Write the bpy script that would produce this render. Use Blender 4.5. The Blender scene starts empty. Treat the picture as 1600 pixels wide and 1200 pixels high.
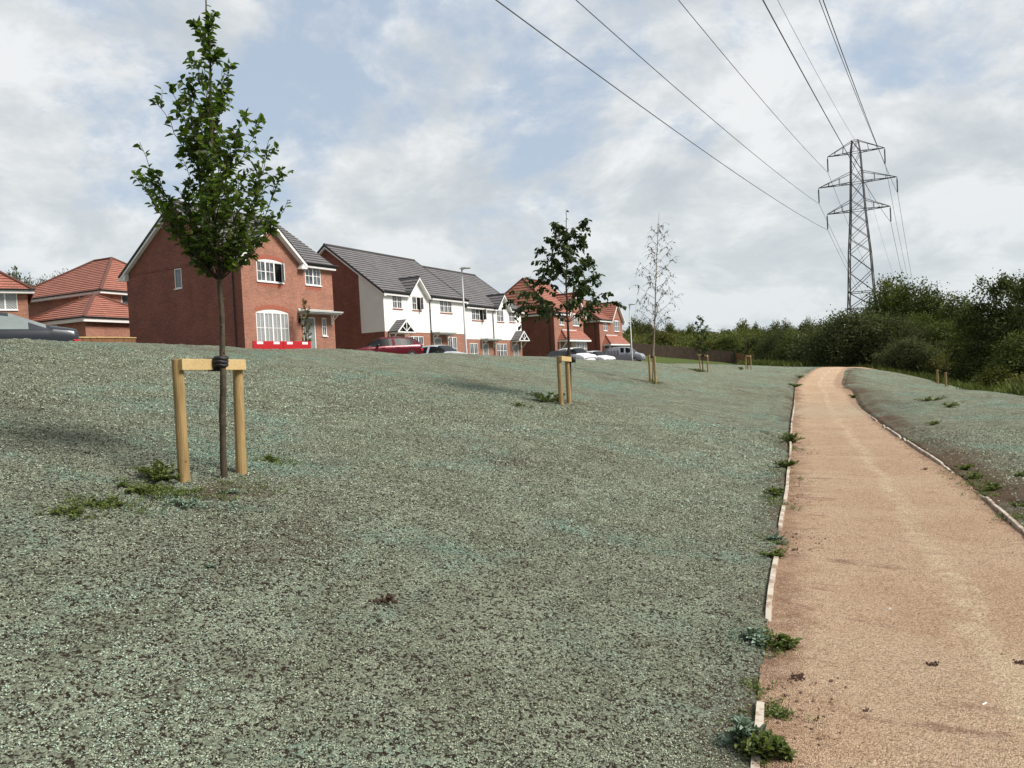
import bpy, math, random
import numpy as np
from mathutils import Vector, Matrix

# ------------------------------------------------------------ camera
S = bpy.context.scene
COL = S.collection
F = 1202.0; EYE = 1.6
PITCH = math.radians(-0.95); ROLL = math.radians(-3.0)
cam_d = bpy.data.cameras.new("camera"); cam = bpy.data.objects.new("camera", cam_d); COL.objects.link(cam)
cam_d.sensor_width = 36.0; cam_d.lens = F/1600*36.0; cam_d.clip_start = 0.05; cam_d.clip_end = 6000
cam.matrix_world = Matrix.Translation((0, 0, EYE)) @ Matrix.Rotation(math.pi/2+PITCH, 4, 'X') @ Matrix.Rotation(ROLL, 4, 'Z')
S.camera = cam
S.render.resolution_x = 1024; S.render.resolution_y = 768

# ------------------------------------------------------------ light
SUN_AZ = (0.94, -0.34); SUN_EL = math.radians(46)
S.view_settings.view_transform = 'Standard'; S.view_settings.look = 'None'
S.view_settings.exposure = 0.36; S.view_settings.gamma = 1.0
sun_d = bpy.data.lights.new("sun", 'SUN'); sun_d.energy = 4.2; sun_d.angle = math.radians(20); sun_d.color = (1.0, 0.95, 0.87)
sun = bpy.data.objects.new("sun", sun_d); COL.objects.link(sun)
sdir = Vector((SUN_AZ[0]*math.cos(SUN_EL), SUN_AZ[1]*math.cos(SUN_EL), math.sin(SUN_EL)))
sun.rotation_euler = sdir.to_track_quat('Z', 'Y').to_euler()

class NT:
    """small helper around a node tree"""
    def __init__(s, nt): s.nt = nt; s.n = nt.nodes; s.l = nt.links
    def add(s, t, **k):
        n = s.n.new(t)
        for a, v in k.items(): setattr(n, a, v)
        return n
    def lk(s, a, b): s.l.new(a, b)
    def val(s, inp, v):
        if isinstance(v, bpy.types.NodeSocket): s.l.new(v, inp)
        elif v is not None: inp.default_value = v
    def math(s, op, a, b=None, c=None, clamp=False):
        n = s.add('ShaderNodeMath', operation=op, use_clamp=clamp); s.val(n.inputs[0], a)
        if b is not None: s.val(n.inputs[1], b)
        if c is not None: s.val(n.inputs[2], c)
        return n.outputs[0]
    def noise(s, vec, scale, detail=4, rough=.55, dist=0, fac=True):
        n = s.add('ShaderNodeTexNoise'); s.val(n.inputs['Vector'], vec); n.inputs['Scale'].default_value = scale
        n.inputs['Detail'].default_value = detail; n.inputs['Roughness'].default_value = rough; n.inputs['Distortion'].default_value = dist
        return n.outputs['Fac'] if fac else n.outputs['Color']
    def ramp(s, f, stops, interp='LINEAR'):
        n = s.add('ShaderNodeValToRGB'); s.val(n.inputs[0], f); cr = n.color_ramp; cr.interpolation = interp
        while len(cr.elements) < len(stops): cr.elements.new(.5)
        for e, (p, c) in zip(cr.elements, stops):
            e.position = p; e.color = (c if isinstance(c, tuple) else (c, c, c)) + (1,)
        return n.outputs[0]
    def mix(s, f, a, b, blend='MIX'):
        n = s.add('ShaderNodeMix', data_type='RGBA', blend_type=blend)
        s.val(n.inputs[0], f)
        for i, v in ((6, a), (7, b)):
            if isinstance(v, tuple): v = v + (1,) if len(v) == 3 else v
            s.val(n.inputs[i], v)
        return n.outputs[2]
    def mapr(s, v, a, b, c=0., d=1., smooth=True):
        n = s.add('ShaderNodeMapRange', interpolation_type='SMOOTHSTEP' if smooth else 'LINEAR'); s.val(n.inputs[0], v)
        for i, q in zip((1, 2, 3, 4), (a, b, c, d)): n.inputs[i].default_value = q
        return n.outputs[0]

W = bpy.data.worlds.new("World"); S.world = W; W.use_nodes = True
t = NT(W.node_tree); t.n.clear()
out = t.add('ShaderNodeOutputWorld'); bg = t.add('ShaderNodeBackground'); t.lk(bg.outputs[0], out.inputs[0]); bg.inputs[1].default_value = 0.1
sky = t.add('ShaderNodeTexSky', sky_type='NISHITA'); sky.sun_disc = False; sky.sun_elevation = SUN_EL
sky.sun_rotation = math.atan2(SUN_AZ[0], SUN_AZ[1]); sky.air_density = 1.0; sky.dust_density = 2.0
tc = t.add('ShaderNodeTexCoord'); sp = t.add('ShaderNodeSeparateXYZ'); t.lk(tc.outputs['Generated'], sp.inputs[0])
zc = t.math('MAXIMUM', sp.outputs[2], 0.0); den = t.math('ADD', zc, 0.42)
cb = t.add('ShaderNodeCombineXYZ'); t.lk(t.math('DIVIDE', sp.outputs[0], den), cb.inputs[0]); t.lk(t.math('DIVIDE', sp.outputs[1], den), cb.inputs[1]); cb.inputs[2].default_value = 3.7
vec = cb.outputs[0]
n1 = t.noise(vec, 2.1, 11, .62, .18)
mp = t.add('ShaderNodeMapping'); t.lk(vec, mp.inputs[0]); mp.inputs['Location'].default_value = (4.3, 1.7, 9.1); mp.inputs['Scale'].default_value = (1, 1, 1)
n2 = t.noise(mp.outputs[0], 3.9, 9, .60, .25)
n3 = t.noise(mp.outputs[0], 7.5, 6, .6, .2)
cover = t.mapr(n1, .36, .50)
skyc = t.mix(1.0, sky.outputs[0], (1.05, 1.0, .97), 'MULTIPLY')
blue = t.mix(.72, skyc, (4.4, 5.2, 6.2))
cl = t.ramp(n2, [(.34, (4.3, 4.7, 5.0)), (.44, (5.1, 5.4, 5.6)), (.51, (6.0, 6.2, 6.3)), (.58, (7.2, 7.3, 7.3))])
cl = t.mix(t.math('MULTIPLY', n3, .25), cl, (5.3, 5.6, 5.75))
c = t.mix(t.math('MULTIPLY', cover, .93), blue, cl)
hz = t.mapr(sp.outputs[2], 0.0, .30, .45, 0.0)
c = t.mix(hz, c, (5.0, 5.55, 5.75))
# unseen sky behind the viewer, dimmed to deepen shade on walls facing it
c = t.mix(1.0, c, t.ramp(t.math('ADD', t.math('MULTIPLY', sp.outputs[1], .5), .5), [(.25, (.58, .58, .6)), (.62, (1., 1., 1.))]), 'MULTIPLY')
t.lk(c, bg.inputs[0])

# ------------------------------------------------------------ projection helpers (pixels of the 1600x1200 photograph -> points of the place)
def _rx(a): c_, s_ = math.cos(a), math.sin(a); return np.array([[1, 0, 0], [0, c_, -s_], [0, s_, c_]])
def _rz(a): c_, s_ = math.cos(a), math.sin(a); return np.array([[c_, -s_, 0], [s_, c_, 0], [0, 0, 1]])
CAMR = _rx(math.pi/2+PITCH) @ _rz(ROLL)
def ray(px, py): return CAMR @ np.array([(px-800)/F, (600-py)/F, -1.0])
def at(px, py, Y):
    d = ray(px, py); k = Y/d[1]; return (d[0]*k, Y, EYE+d[2]*k)
# ------------------------------------------------------------ terrain
D0=np.array([-.254,0.]); DS=np.array([.351,.936]); DP=np.array([-.936,.351])
def SP(s,p,z): q=D0+DS*s+DP*p; return (q[0],q[1],z)
CT=[]
for s in (-12,-6,-2,1,4,7,10,14,18,22,26): 
    for p,z in ((0,0),(-1,0),(-2,0),(-2.6,.03),(.5,.07),(2.2,.42),(4.4,.87),(8,1.62),(11,2.2)):
        CT.append(SP(s,p,z+(.1 if False else 0)))
for px,py,Y in ((1245,600,36),(1258,588,41),(1275,575.5,47),(1315,599,36),(1318,586,41),(1328,575,48),(1286,585,42)): CT.append(at(px,py,Y))
for px,Y,z in ((1300,56,.55),(1345,57,.5),(1330,66,.0),(1400,68,-.3)): a=at(px,500,Y); CT.append((a[0],a[1],z))
for q in ((890,628,16),(1020,596,27),(1098,581,38),(1168,577,46),(1475,599,46),(1210,575,50)): CT.append(at(*q))
# left crest
for px,py,D in ((0,531,14.5),(100,533,15.7),(200,535,17),(345,541,19.5),(520,545,23.8),(700,552,29.3),(820,557,34.8),(950,562,43),(1060,568,53),(1180,571,58)):
    a=at(px,py,D); CT.append(a)
# plateau / road / plots : (px, depth, z)
for px,Y,z in ((-300,14,2.7),(0,20,2.45),(345,24,2.4),(520,29,2.3),(700,36,2.1),(820,43,1.85),(950,53,1.55),(1060,66,1.2),
   (-300,30,2.7),(0,30,2.6),(200,42,3.0),(380,37.5,2.88),(520,42,2.85),(600,50,2.35),(730,58,2.2),(815,66,1.95),(864,71,1.95),(913,77,1.85),(938,82,1.6),(975,87,1.5),
   (0,48,3.6),(160,54,3.7),(400,70,3.2),(700,90,2.6),(1000,100,1.0),(1130,100,1.0),(1200,75,.3),(1250,90,-.4),
   (975,115,3.15),(1060,115,2.2),(1150,115,1.05),(1215,115,.25),(1300,115,-.6),(1450,80,-2.5),(1600,60,-2.6),(1900,60,-4),(1700,100,-4),
   (-300,80,5),(200,120,6),(900,160,6.5),(1000,145,6),(1150,145,3),(1300,150,1),(1000,190,7),(1150,190,4.5),(1300,190,3),(1600,180,0),
   (0,300,10),(800,300,12),(1300,300,8),(1800,300,4)):
    a=at(px,550,Y); CT.append((a[0],a[1],z))
# right verge
for px,py,D in ((1600,626,21),(1540,612,29),(1480,601,39),(1400,583,50),(1350,576,55)):
    CT.append(at(px,py,D))
for px,Y,z in ((1600,13,.05),(1600,30,-.9),(1540,40,-1.2),(1480,52,-1.3),(1450,30,-.02),(1500,20,.02),(1380,40,.2),(2000,20,-1.2),(2000,8,0),(1600,40,-1.8)):
    a=at(px,650,Y); CT.append((a[0],a[1],z))
CT+= [(-25,-10,3),(10,-12,-.3),(-14,3,2.55),(-20,8,2.75),(14,3,-.3)]
CT=np.array(CT)
def _phi(r2): return np.where(r2>0,.5*r2*np.log(r2+1e-12),0)
_SC=40.
def _fit():
    P=CT[:,:2]/_SC; n=len(P); r2=((P[:,None]-P[None])**2).sum(-1)
    K=_phi(r2)+np.eye(n)*2e-5; A=np.hstack([np.ones((n,1)),P])
    M=np.block([[K,A],[A.T,np.zeros((3,3))]])
    return np.linalg.solve(M,np.concatenate([CT[:,2],[0,0,0]])),P
_W,_P=_fit()
def tz(x,y):
    x=np.asarray(x,float);y=np.asarray(y,float); sh=x.shape; q=np.stack([x.ravel(),y.ravel()],1)/_SC; o=np.empty(len(q))
    for i in range(0,len(q),50000):
        c=q[i:i+50000]; r2=((c[:,None]-_P[None])**2).sum(-1)
        o[i:i+50000]=_phi(r2)@_W[:-3]+_W[-3]+c@_W[-2:]
    return o.reshape(sh)

def ground_hit(px, py, ymin=2.5, ymax=70):
    d = ray(px, py); Y = ymin
    while Y < ymax:
        k = Y/d[1]
        if EYE+d[2]*k < float(tz(d[0]*k, Y)): break
        Y *= 1.01
    lo, hi = Y/1.01, Y
    for _ in range(12):
        m = (lo+hi)/2; k = m/d[1]
        if EYE+d[2]*k < float(tz(d[0]*k, m)): hi = m
        else: lo = m
    k = lo/d[1]; return (float(d[0]*k), float(lo), float(tz(d[0]*k, lo)))

# ------------------------------------------------------------ mesh helpers
def link(o, parent=None):
    COL.objects.link(o)
    if parent is not None: o.parent = parent
    return o
def tag(o, label=None, cat=None, group=None, kind=None):
    if label: o['label'] = label
    if cat: o['category'] = cat
    if group: o['group'] = group
    if kind: o['kind'] = kind
    return o
def empty(name, loc, rz=0, label=None, cat=None, group=None):
    o = bpy.data.objects.new(name, None); o.empty_display_size = .3; COL.objects.link(o); o.location = loc; o.rotation_euler = (0, 0, rz)
    return tag(o, label, cat, group)
def copy_tree(o, parent=None):
    c_ = o.copy(); COL.objects.link(c_); c_.parent = parent
    for ch in list(o.children): copy_tree(ch, c_)
    return c_
def np_mesh(name, V, Fc, smooth=False, attrs=None, uv=None):
    """V (n,3), Fc (m,k) with constant k"""
    V = np.asarray(V, np.float32); Fc = np.asarray(Fc, np.int32); m, k = Fc.shape
    me = bpy.data.meshes.new(name); me.vertices.add(len(V)); me.vertices.foreach_set('co', V.ravel())
    me.loops.add(m*k); me.loops.foreach_set('vertex_index', Fc.ravel())
    me.polygons.add(m); me.polygons.foreach_set('loop_start', np.arange(0, m*k, k, dtype=np.int32))
    me.polygons.foreach_set('use_smooth', np.full(m, smooth))
    me.update(calc_edges=True)
    for n_, a_ in (attrs or {}).items():
        at_ = me.attributes.new(n_, 'FLOAT', 'POINT'); at_.data.foreach_set('value', np.asarray(a_, np.float32))
    if uv is not None:
        l_ = me.uv_layers.new(name='UVMap'); l_.data.foreach_set('uv', np.asarray(uv, np.float32)[Fc.ravel()].ravel())
    return me
class MB:
    def __init__(s): s.v = []; s.f = []; s.uv = []
    def add(s, vs, fs, uvs=None):
        b = len(s.v); s.v += [tuple(map(float, p)) for p in vs]; s.f += [tuple(b+i for i in f_) for f_ in fs]
        s.uv += list(uvs) if uvs is not None else [(0., 0.)]*len(vs)
    def quad(s, a, b, c_, d): s.add([a, b, c_, d], [(0, 1, 2, 3)])
    def obox(s, o, u, v, w):
        o, u, v, w = map(Vector, (o, u, v, w))
        P = [o, o+u, o+u+v, o+v, o+w, o+u+w, o+u+v+w, o+v+w]
        s.add(P, [(0, 3, 2, 1), (4, 5, 6, 7), (0, 1, 5, 4), (1, 2, 6, 5), (2, 3, 7, 6), (3, 0, 4, 7)])
    def box(s, x0, x1, y0, y1, z0, z1): s.obox((x0, y0, z0), (x1-x0, 0, 0), (0, y1-y0, 0), (0, 0, z1-z0))
    def prism(s, poly, off):
        """poly: list of 3d points (planar), extruded by vector off"""
        n = len(poly); off = Vector(off); A = [Vector(p) for p in poly]; B = [p+off for p in A]
        s.add(A+B, [tuple(range(n)), tuple(range(2*n-1, n-1, -1))]+[(i, i+n, (i+1) % n+n, (i+1) % n) for i in range(n)])
    def tube(s, pts, rad, k=6, cap=True):
        pts = [Vector(p) for p in pts]; n = len(pts)
        if not hasattr(rad, '__len__'): rad = [rad]*n
        rings = []; ref = Vector((0.13, 0.31, .94)).normalized()
        for i, p in enumerate(pts):
            d = (pts[min(i+1, n-1)]-pts[max(i-1, 0)])
            d = d.normalized() if d.length > 1e-9 else Vector((0, 0, 1))
            a = d.cross(ref)
            if a.length < .15: a = d.cross(Vector((1, 0, 0)))
            a.normalize(); b = d.cross(a)
            rings += [p+(a*math.cos(2*math.pi*j/k)+b*math.sin(2*math.pi*j/k))*rad[i] for j in range(k)]
        fs = [(i*k+j, i*k+(j+1) % k, (i+1)*k+(j+1) % k, (i+1)*k+j) for i in range(n-1) for j in range(k)]
        if cap: fs += [tuple(range(k-1, -1, -1)), tuple(range((n-1)*k, n*k))]
        s.add(rings, fs)
    def cut(s): s.cuts = getattr(s, 'cuts', [])+[(len(s.v), len(s.f))]
    def build_each(s, name, mat, parent=None, **k):
        """the stretches between cut() marks become objects of their own"""
        cs = [(0, 0)]+getattr(s, 'cuts', [])+[(len(s.v), len(s.f))]; r = []
        for (a, fa), (b_, fb) in zip(cs[:-1], cs[1:]):
            if fb <= fa: continue
            m_ = MB(); m_.v = s.v[a:b_]; m_.uv = s.uv[a:b_]; m_.f = [tuple(i-a for i in f_) for f_ in s.f[fa:fb]]; r.append(m_.build(name, mat, parent, **k))
        return r
    def build(s, name, mat, parent=None, smooth=False, loc=None, bevel=0):
        me = bpy.data.meshes.new(name); me.from_pydata(s.v, [], s.f)
        l_ = me.uv_layers.new(name='UVMap'); li = np.empty(len(me.loops), np.int32); me.loops.foreach_get('vertex_index', li)
        l_.data.foreach_set('uv', np.asarray(s.uv, np.float32)[li].ravel())
        if smooth: me.polygons.foreach_set('use_smooth', np.ones(len(me.polygons), bool))
        me.materials.append(mat); me.update()
        o = bpy.data.objects.new(name, me); link(o, parent)
        if loc: o.location = loc
        if bevel:
            m_ = o.modifiers.new('bevel', 'BEVEL'); m_.width = bevel; m_.segments = 2; m_.limit_method = 'ANGLE'
        return o

# ------------------------------------------------------------ numpy noise
def _hash(ix, iy, seed):
    h = (ix.astype(np.int64)*374761393+iy.astype(np.int64)*668265263+seed*982451653) & 0xffffffff
    h = ((h ^ (h >> 13))*1274126177) & 0xffffffff
    return ((h ^ (h >> 16)) & 0xffff)/65535.0
def vnoise(x, y, seed=0):
    ix = np.floor(x); iy = np.floor(y); fx = x-ix; fy = y-iy; fx = fx*fx*(3-2*fx); fy = fy*fy*(3-2*fy)
    a = _hash(ix, iy, seed); b = _hash(ix+1, iy, seed); c_ = _hash(ix, iy+1, seed); d = _hash(ix+1, iy+1, seed)
    return (a+(b-a)*fx)*(1-fy)+(c_+(d-c_)*fx)*fy
def fbm(x, y, oct=3, seed=0):
    o = 0; am = .5; tt = 0
    for i in range(oct): o = o+am*vnoise(x*2**i, y*2**i, seed+i*17); tt += am; am *= .5
    return o/tt

# ------------------------------------------------------------ materials
def new_mat(name):
    m = bpy.data.materials.new(name); m.use_nodes = True; t_ = NT(m.node_tree)
    b = [n for n in t_.n if n.type == 'BSDF_PRINCIPLED'][0]; return m, t_, b
def bump(t_, b, h, strength, dist):
    n = t_.add('ShaderNodeBump'); n.inputs['Strength'].default_value = strength; n.inputs['Distance'].default_value = dist
    t_.lk(h, n.inputs['Height']); t_.lk(n.outputs[0], b.inputs['Normal'])
def plain(name, col, rough=.6, metal=0, spec=.5, var=.12, scale=3., bmp=0, coat=0):
    m, t_, b = new_mat(name); tc_ = t_.add('ShaderNodeTexCoord')
    n = t_.noise(tc_.outputs['Object'], scale, 5, .6)
    lo = tuple(c_*(1-var) for c_ in col); hi = tuple(min(1, c_*(1+var)) for c_ in col)
    t_.lk(t_.ramp(n, [(.3, lo), (.7, hi)]), b.inputs['Base Color'])
    b.inputs['Roughness'].default_value = rough; b.inputs['Metallic'].default_value = metal; b.inputs['Specular IOR Level'].default_value = spec
    if coat: b.inputs['Coat Weight'].default_value = coat; b.inputs['Coat Roughness'].default_value = .05
    if bmp: bump(t_, b, t_.noise(tc_.outputs['Object'], scale*12, 4), .5, bmp)
    return m
def brick_mat(name, c1, c2, mortar):
    m, t_, b = new_mat(name); tc_ = t_.add('ShaderNodeTexCoord'); sp_ = t_.add('ShaderNodeSeparateXYZ'); t_.lk(tc_.outputs['Object'], sp_.inputs[0])
    cb_ = t_.add('ShaderNodeCombineXYZ'); t_.lk(t_.math('ADD', sp_.outputs[0], sp_.outputs[1]), cb_.inputs[0]); t_.lk(sp_.outputs[2], cb_.inputs[1])
    br = t_.add('ShaderNodeTexBrick'); t_.lk(cb_.outputs[0], br.inputs['Vector']); br.inputs['Scale'].default_value = 1
    br.inputs['Brick Width'].default_value = .225; br.inputs['Row Height'].default_value = .075; br.inputs['Mortar Size'].default_value = .008
    br.inputs['Mortar Smooth'].default_value = .3; br.inputs['Bias'].default_value = .1
    br.inputs['Color1'].default_value = c1+(1,); br.inputs['Color2'].default_value = c2+(1,); br.inputs['Mortar'].default_value = mortar+(1,)
    n = t_.noise(tc_.outputs['Object'], .9, 6, .6); n2_ = t_.noise(tc_.outputs['Object'], 9, 3, .6)
    c_ = t_.mix(1.0, br.outputs[0], t_.ramp(n, [(.3, .82), (.7, 1.18)]), 'MULTIPLY')
    c_ = t_.mix(1.0, c_, t_.ramp(n2_, [(.3, .8), (.7, 1.2)]), 'MULTIPLY')
    t_.lk(c_, b.inputs['Base Color']); b.inputs['Roughness'].default_value = .85
    bump(t_, b, t_.math('SUBTRACT', 1.0, br.outputs['Fac']), .6, .008)
    return m
def tile_mat(name, col, var=.25):
    m, t_, b = new_mat(name); tc_ = t_.add('ShaderNodeTexCoord')
    br = t_.add('ShaderNodeTexBrick'); t_.lk(tc_.outputs['UV'], br.inputs['Vector']); br.inputs['Scale'].default_value = 1
    br.inputs['Brick Width'].default_value = .30; br.inputs['Row Height'].default_value = .34; br.inputs['Mortar Size'].default_value = .006
    br.inputs['Color1'].default_value = tuple(c_*(1-var) for c_ in col)+(1,); br.inputs['Color2'].default_value = tuple(c_*(1+var*.6) for c_ in col)+(1,)
    br.inputs['Mortar'].default_value = tuple(c_*.35 for c_ in col)+(1,)
    n = t_.noise(tc_.outputs['UV'], .7, 6, .65); n2_ = t_.noise(tc_.outputs['UV'], 14, 3, .6)
    c_ = t_.mix(1.0, br.outputs[0], t_.ramp(n, [(.3, .92), (.7, 1.08)]), 'MULTIPLY'); c_ = t_.mix(1.0, c_, t_.ramp(n2_, [(.3, .92), (.7, 1.08)]), 'MULTIPLY')
    t_.lk(c_, b.inputs['Base Color']); b.inputs['Roughness'].default_value = .62; b.inputs['Specular IOR Level'].default_value = .35
    bump(t_, b, t_.math('SUBTRACT', 1.0, br.outputs['Fac']), .5, .01)
    return m
def glass_mat(name, dark, light, net=False):
    m, t_, b = new_mat(name); tc_ = t_.add('ShaderNodeTexCoord')
    if net:
        w = t_.add('ShaderNodeTexWave', bands_direction='DIAGONAL'); t_.lk(tc_.outputs['Object'], w.inputs[0]); w.inputs['Scale'].default_value = 4; w.inputs['Distortion'].default_value = 2.5
        f_ = w.outputs['Fac']
    else: f_ = t_.mapr(t_.noise(tc_.outputs['Object'], 1.3, 3, .6), .42, .62)
    t_.lk(t_.mix(f_, dark, light), b.inputs['Base Color']); b.inputs['Roughness'].default_value = .04
    b.inputs['Specular IOR Level'].default_value = .9; b.inputs['IOR'].default_value = 1.6
    return m
def leaf_mat(name, c_lo, c_mid, c_hi, trans=.35, rough=.5):
    m, t_, b = new_mat(name)
    a_ = t_.add('ShaderNodeAttribute', attribute_name='tint'); col = t_.ramp(a_.outputs['Fac'], [(0, c_lo), (.5, c_mid), (1, c_hi)])
    t_.lk(col, b.inputs['Base Color']); b.inputs['Roughness'].default_value = rough; b.inputs['Specular IOR Level'].default_value = .3
    tr = t_.add('ShaderNodeBsdfTranslucent'); t_.lk(t_.mix(1.0, col, (1.3, 1.5, .5), 'MULTIPLY'), tr.inputs[0])
    mx = t_.add('ShaderNodeMixShader'); mx.inputs[0].default_value = trans; t_.lk(b.outputs[0], mx.inputs[1]); t_.lk(tr.outputs[0], mx.inputs[2])
    o_ = [n for n in t_.n if n.type == 'OUTPUT_MATERIAL'][0]; t_.lk(mx.outputs[0], o_.inputs[0])
    return m
M = {}
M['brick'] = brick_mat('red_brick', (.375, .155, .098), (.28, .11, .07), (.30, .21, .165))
M['brick_shaded'] = brick_mat('red_brick_shaded', (.26, .080, .052), (.185, .056, .038), (.19, .12, .095))  # copy of the red brick with the side walls' shade put into its colour
M['brick_arch'] = plain('orange_red_brick_header', (.34, .10, .062), .85, var=.25, scale=14)
M['tile_grey'] = tile_mat('grey_concrete_tiles', (.15, .143, .147), .14)
M['tile_red'] = tile_mat('terracotta_tiles', (.345, .135, .095), .14)
M['render'] = plain('white_render', (.78, .77, .75), .9, var=.05, scale=1.2, bmp=.002)
M['render_side'] = M['render']
M['white'] = plain('white_upvc', (.80, .80, .79), .35, var=.03)
M['fascia'] = plain('off_white_fascia', (.74, .73, .72), .45, var=.05)
M['black'] = plain('black_plastic', (.012, .012, .013), .4)
M['lead'] = plain('grey_lead_canopy', (.42, .44, .42), .5, var=.12)
M['door'] = plain('sage_grey_door', (.22, .25, .24), .45, var=.05)
M['glass'] = glass_mat('window_glass', (.02, .024, .028), (.11, .12, .125))
M['net'] = glass_mat('window_glass_with_net', (.16, .17, .175), (.42, .43, .43), True)
M['chrome'] = plain('brushed_steel', (.6, .6, .6), .25, 1)
M['asphalt'] = plain('asphalt', (.06, .06, .062), .9, var=.2, scale=20)
M['paving'] = plain('concrete_paving', (.34, .32, .29), .9, var=.15, scale=6)
M['post_wood'] = None

def wood_mat(name, c1, c2, scale=(40, 40, 3), knots=True):
    m, t_, b = new_mat(name); tc_ = t_.add('ShaderNodeTexCoord'); mp_ = t_.add('ShaderNodeMapping'); t_.lk(tc_.outputs['Object'], mp_.inputs[0]); mp_.inputs['Scale'].default_value = scale
    n = t_.noise(mp_.outputs[0], 1, 5, .65, .8); c_ = t_.mix(t_.mapr(n, .3, .7), c1, c2)
    big = t_.noise(tc_.outputs['Object'], 2.2, 4, .6); c_ = t_.mix(1.0, c_, t_.ramp(big, [(.3, (.8, .82, .7)), (.7, (1.12, 1.1, 1.05))]), 'MULTIPLY')
    if knots:
        v = t_.add('ShaderNodeTexVoronoi'); t_.lk(tc_.outputs['Object'], v.inputs[0]); v.inputs['Scale'].default_value = 7
        c_ = t_.mix(t_.mapr(v.outputs['Distance'], .05, .13, .75, 0), c_, (.09, .045, .02))
    t_.lk(c_, b.inputs['Base Color']); b.inputs['Roughness'].default_value = .75; b.inputs['Specular IOR Level'].default_value = .25
    bump(t_, b, n, .35, .004); return m
M['stake'] = wood_mat('treated_pine_post', (.38, .265, .13), (.26, .175, .085))
M['beam'] = wood_mat('sawn_pine_beam', (.58, .44, .24), (.46, .32, .16), (3, 50, 50))
M['bark'] = wood_mat('young_bark', (.10, .075, .055), (.04, .034, .024), (30, 30, 14), False)
M['bark_birch'] = wood_mat('pale_birch_bark', (.38, .34, .28), (.16, .12, .09), (20, 20, 40), False)
M['twig'] = wood_mat('dark_twig', (.05, .035, .026), (.03, .022, .018), (30, 30, 10), False)
M['rubber'] = plain('black_rubber_tie', (.009, .009, .01), .6)
M['fence'] = wood_mat('brown_fence_boards', (.17, .12, .10), (.10, .072, .065), (9, 9, .6), False)
M['fence_new'] = wood_mat('orange_fence_boards', (.26, .13, .07), (.16, .075, .04), (9, 9, .6), False)
M['leaf_hero'] = leaf_mat('glossy_dark_leaf', (.034, .056, .013), (.080, .125, .026), (.22, .26, .05), .45, .45)
M['leaf_lime'] = leaf_mat('lime_leaf', (.02, .033, .01), (.042, .066, .017), (.10, .125, .035), .28, .6)
M['leaf_birch'] = leaf_mat('sparse_brown_birch_leaf', (.05, .04, .02), (.075, .055, .03), (.12, .09, .045), .25)
M['leaf_wood'] = leaf_mat('woodland_leaf', (.042, .056, .015), (.080, .098, .026), (.135, .150, .042), .25, .85)
M['leaf_grey'] = leaf_mat('grey_green_willow_leaf', (.042, .050, .022), (.072, .082, .036), (.115, .128, .058), .25, .85)
M['leaf_dark'] = leaf_mat('dark_oak_leaf', (.026, .037, .011), (.050, .065, .018), (.09, .108, .028), .22, .85)
M['leaf_olive'] = leaf_mat('olive_shrub_leaf', (.06, .065, .016), (.11, .115, .03), (.19, .18, .055), .25, .85)
M['leaf_far'] = leaf_mat('hillside_leaf', (.05, .065, .018), (.09, .105, .03), (.15, .155, .05), .25, .9)
M['leaf_weed'] = leaf_mat('weed_leaf', (.05, .07, .02), (.10, .135, .036), (.19, .22, .07), .3, .55)
M['leaf_mint'] = leaf_mat('weed_leaf_coated_with_mulch_dye', (.06, .085, .055), (.15, .205, .155), (.28, .37, .30), .15, .7)
M['leaf_russet'] = leaf_mat('yellowing_leaf', (.05, .05, .012), (.12, .10, .025), (.22, .16, .05), .3, .55)
M['steel'] = plain('galvanised_grey_steel', (.085, .085, .09), .6, .3, var=.3, scale=1)
M['wire'] = plain('weathered_conductor', (.07, .07, .075), .6, .2)
M['insul'] = plain('brown_glazed_insulator', (.035, .03, .03), .3)
M['lamp'] = plain('galvanised_lamp_column', (.42, .43, .43), .5, .2)
M['lampw'] = plain('white_column', (.72, .73, .73), .5)
M['edge'] = None

# ------------------------------------------------------------ path line
def catmull(P, step=.25):
    P = np.array(P, float); o = []
    for i in range(len(P)-1):
        p0, p1, p2, p3 = P[max(i-1, 0)], P[i], P[i+1], P[min(i+2, len(P)-1)]
        n = max(2, int(np.linalg.norm(p2-p1)/step))
        for k in range(n):
            u = k/n; o.append(.5*((2*p1)+(-p0+p2)*u+(2*p0-5*p1+4*p2-p3)*u*u+(-p0+3*p1-3*p2+p3)*u**3))
    o.append(P[-1]); return np.array(o)
def resample(P, n):
    d = np.concatenate([[0], np.cumsum(np.linalg.norm(np.diff(P, axis=0), axis=1))]); s_ = np.linspace(0, d[-1], n)
    return np.stack([np.interp(s_, d, P[:, 0]), np.interp(s_, d, P[:, 1])], 1)
def xy(*q): a = at(*q); return (a[0], a[1])
PL = [(-3.4, -8), (-1.6, -3.6), (-.25, 0), (.86, 2.99), (1.35, 4.35), (1.90, 5.79), (2.72, 7.93), (4.2, 11.82), (6.0, 16.7), (8.44, 23.2), (10.5, 28.6), xy(1245, 600, 36), xy(1257, 588, 41), xy(1277, 575, 47), (22.8, 54), (28.0, 61), (37, 67)]
PR = [(-1.4, -8.8), (.35, -4.3), (1.75, -.7), (3.0, 3.2), (3.55, 4.8), (4.29, 6.53), (4.9, 8.04), (5.7, 10.1), (8.0, 16.7), (10.4, 23.1), (12.5, 28.4), xy(1315, 599, 36), xy(1318, 586, 41), xy(1327, 575, 47.5), (26.0, 53), (30.5, 58.5), (38, 64)]
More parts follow.
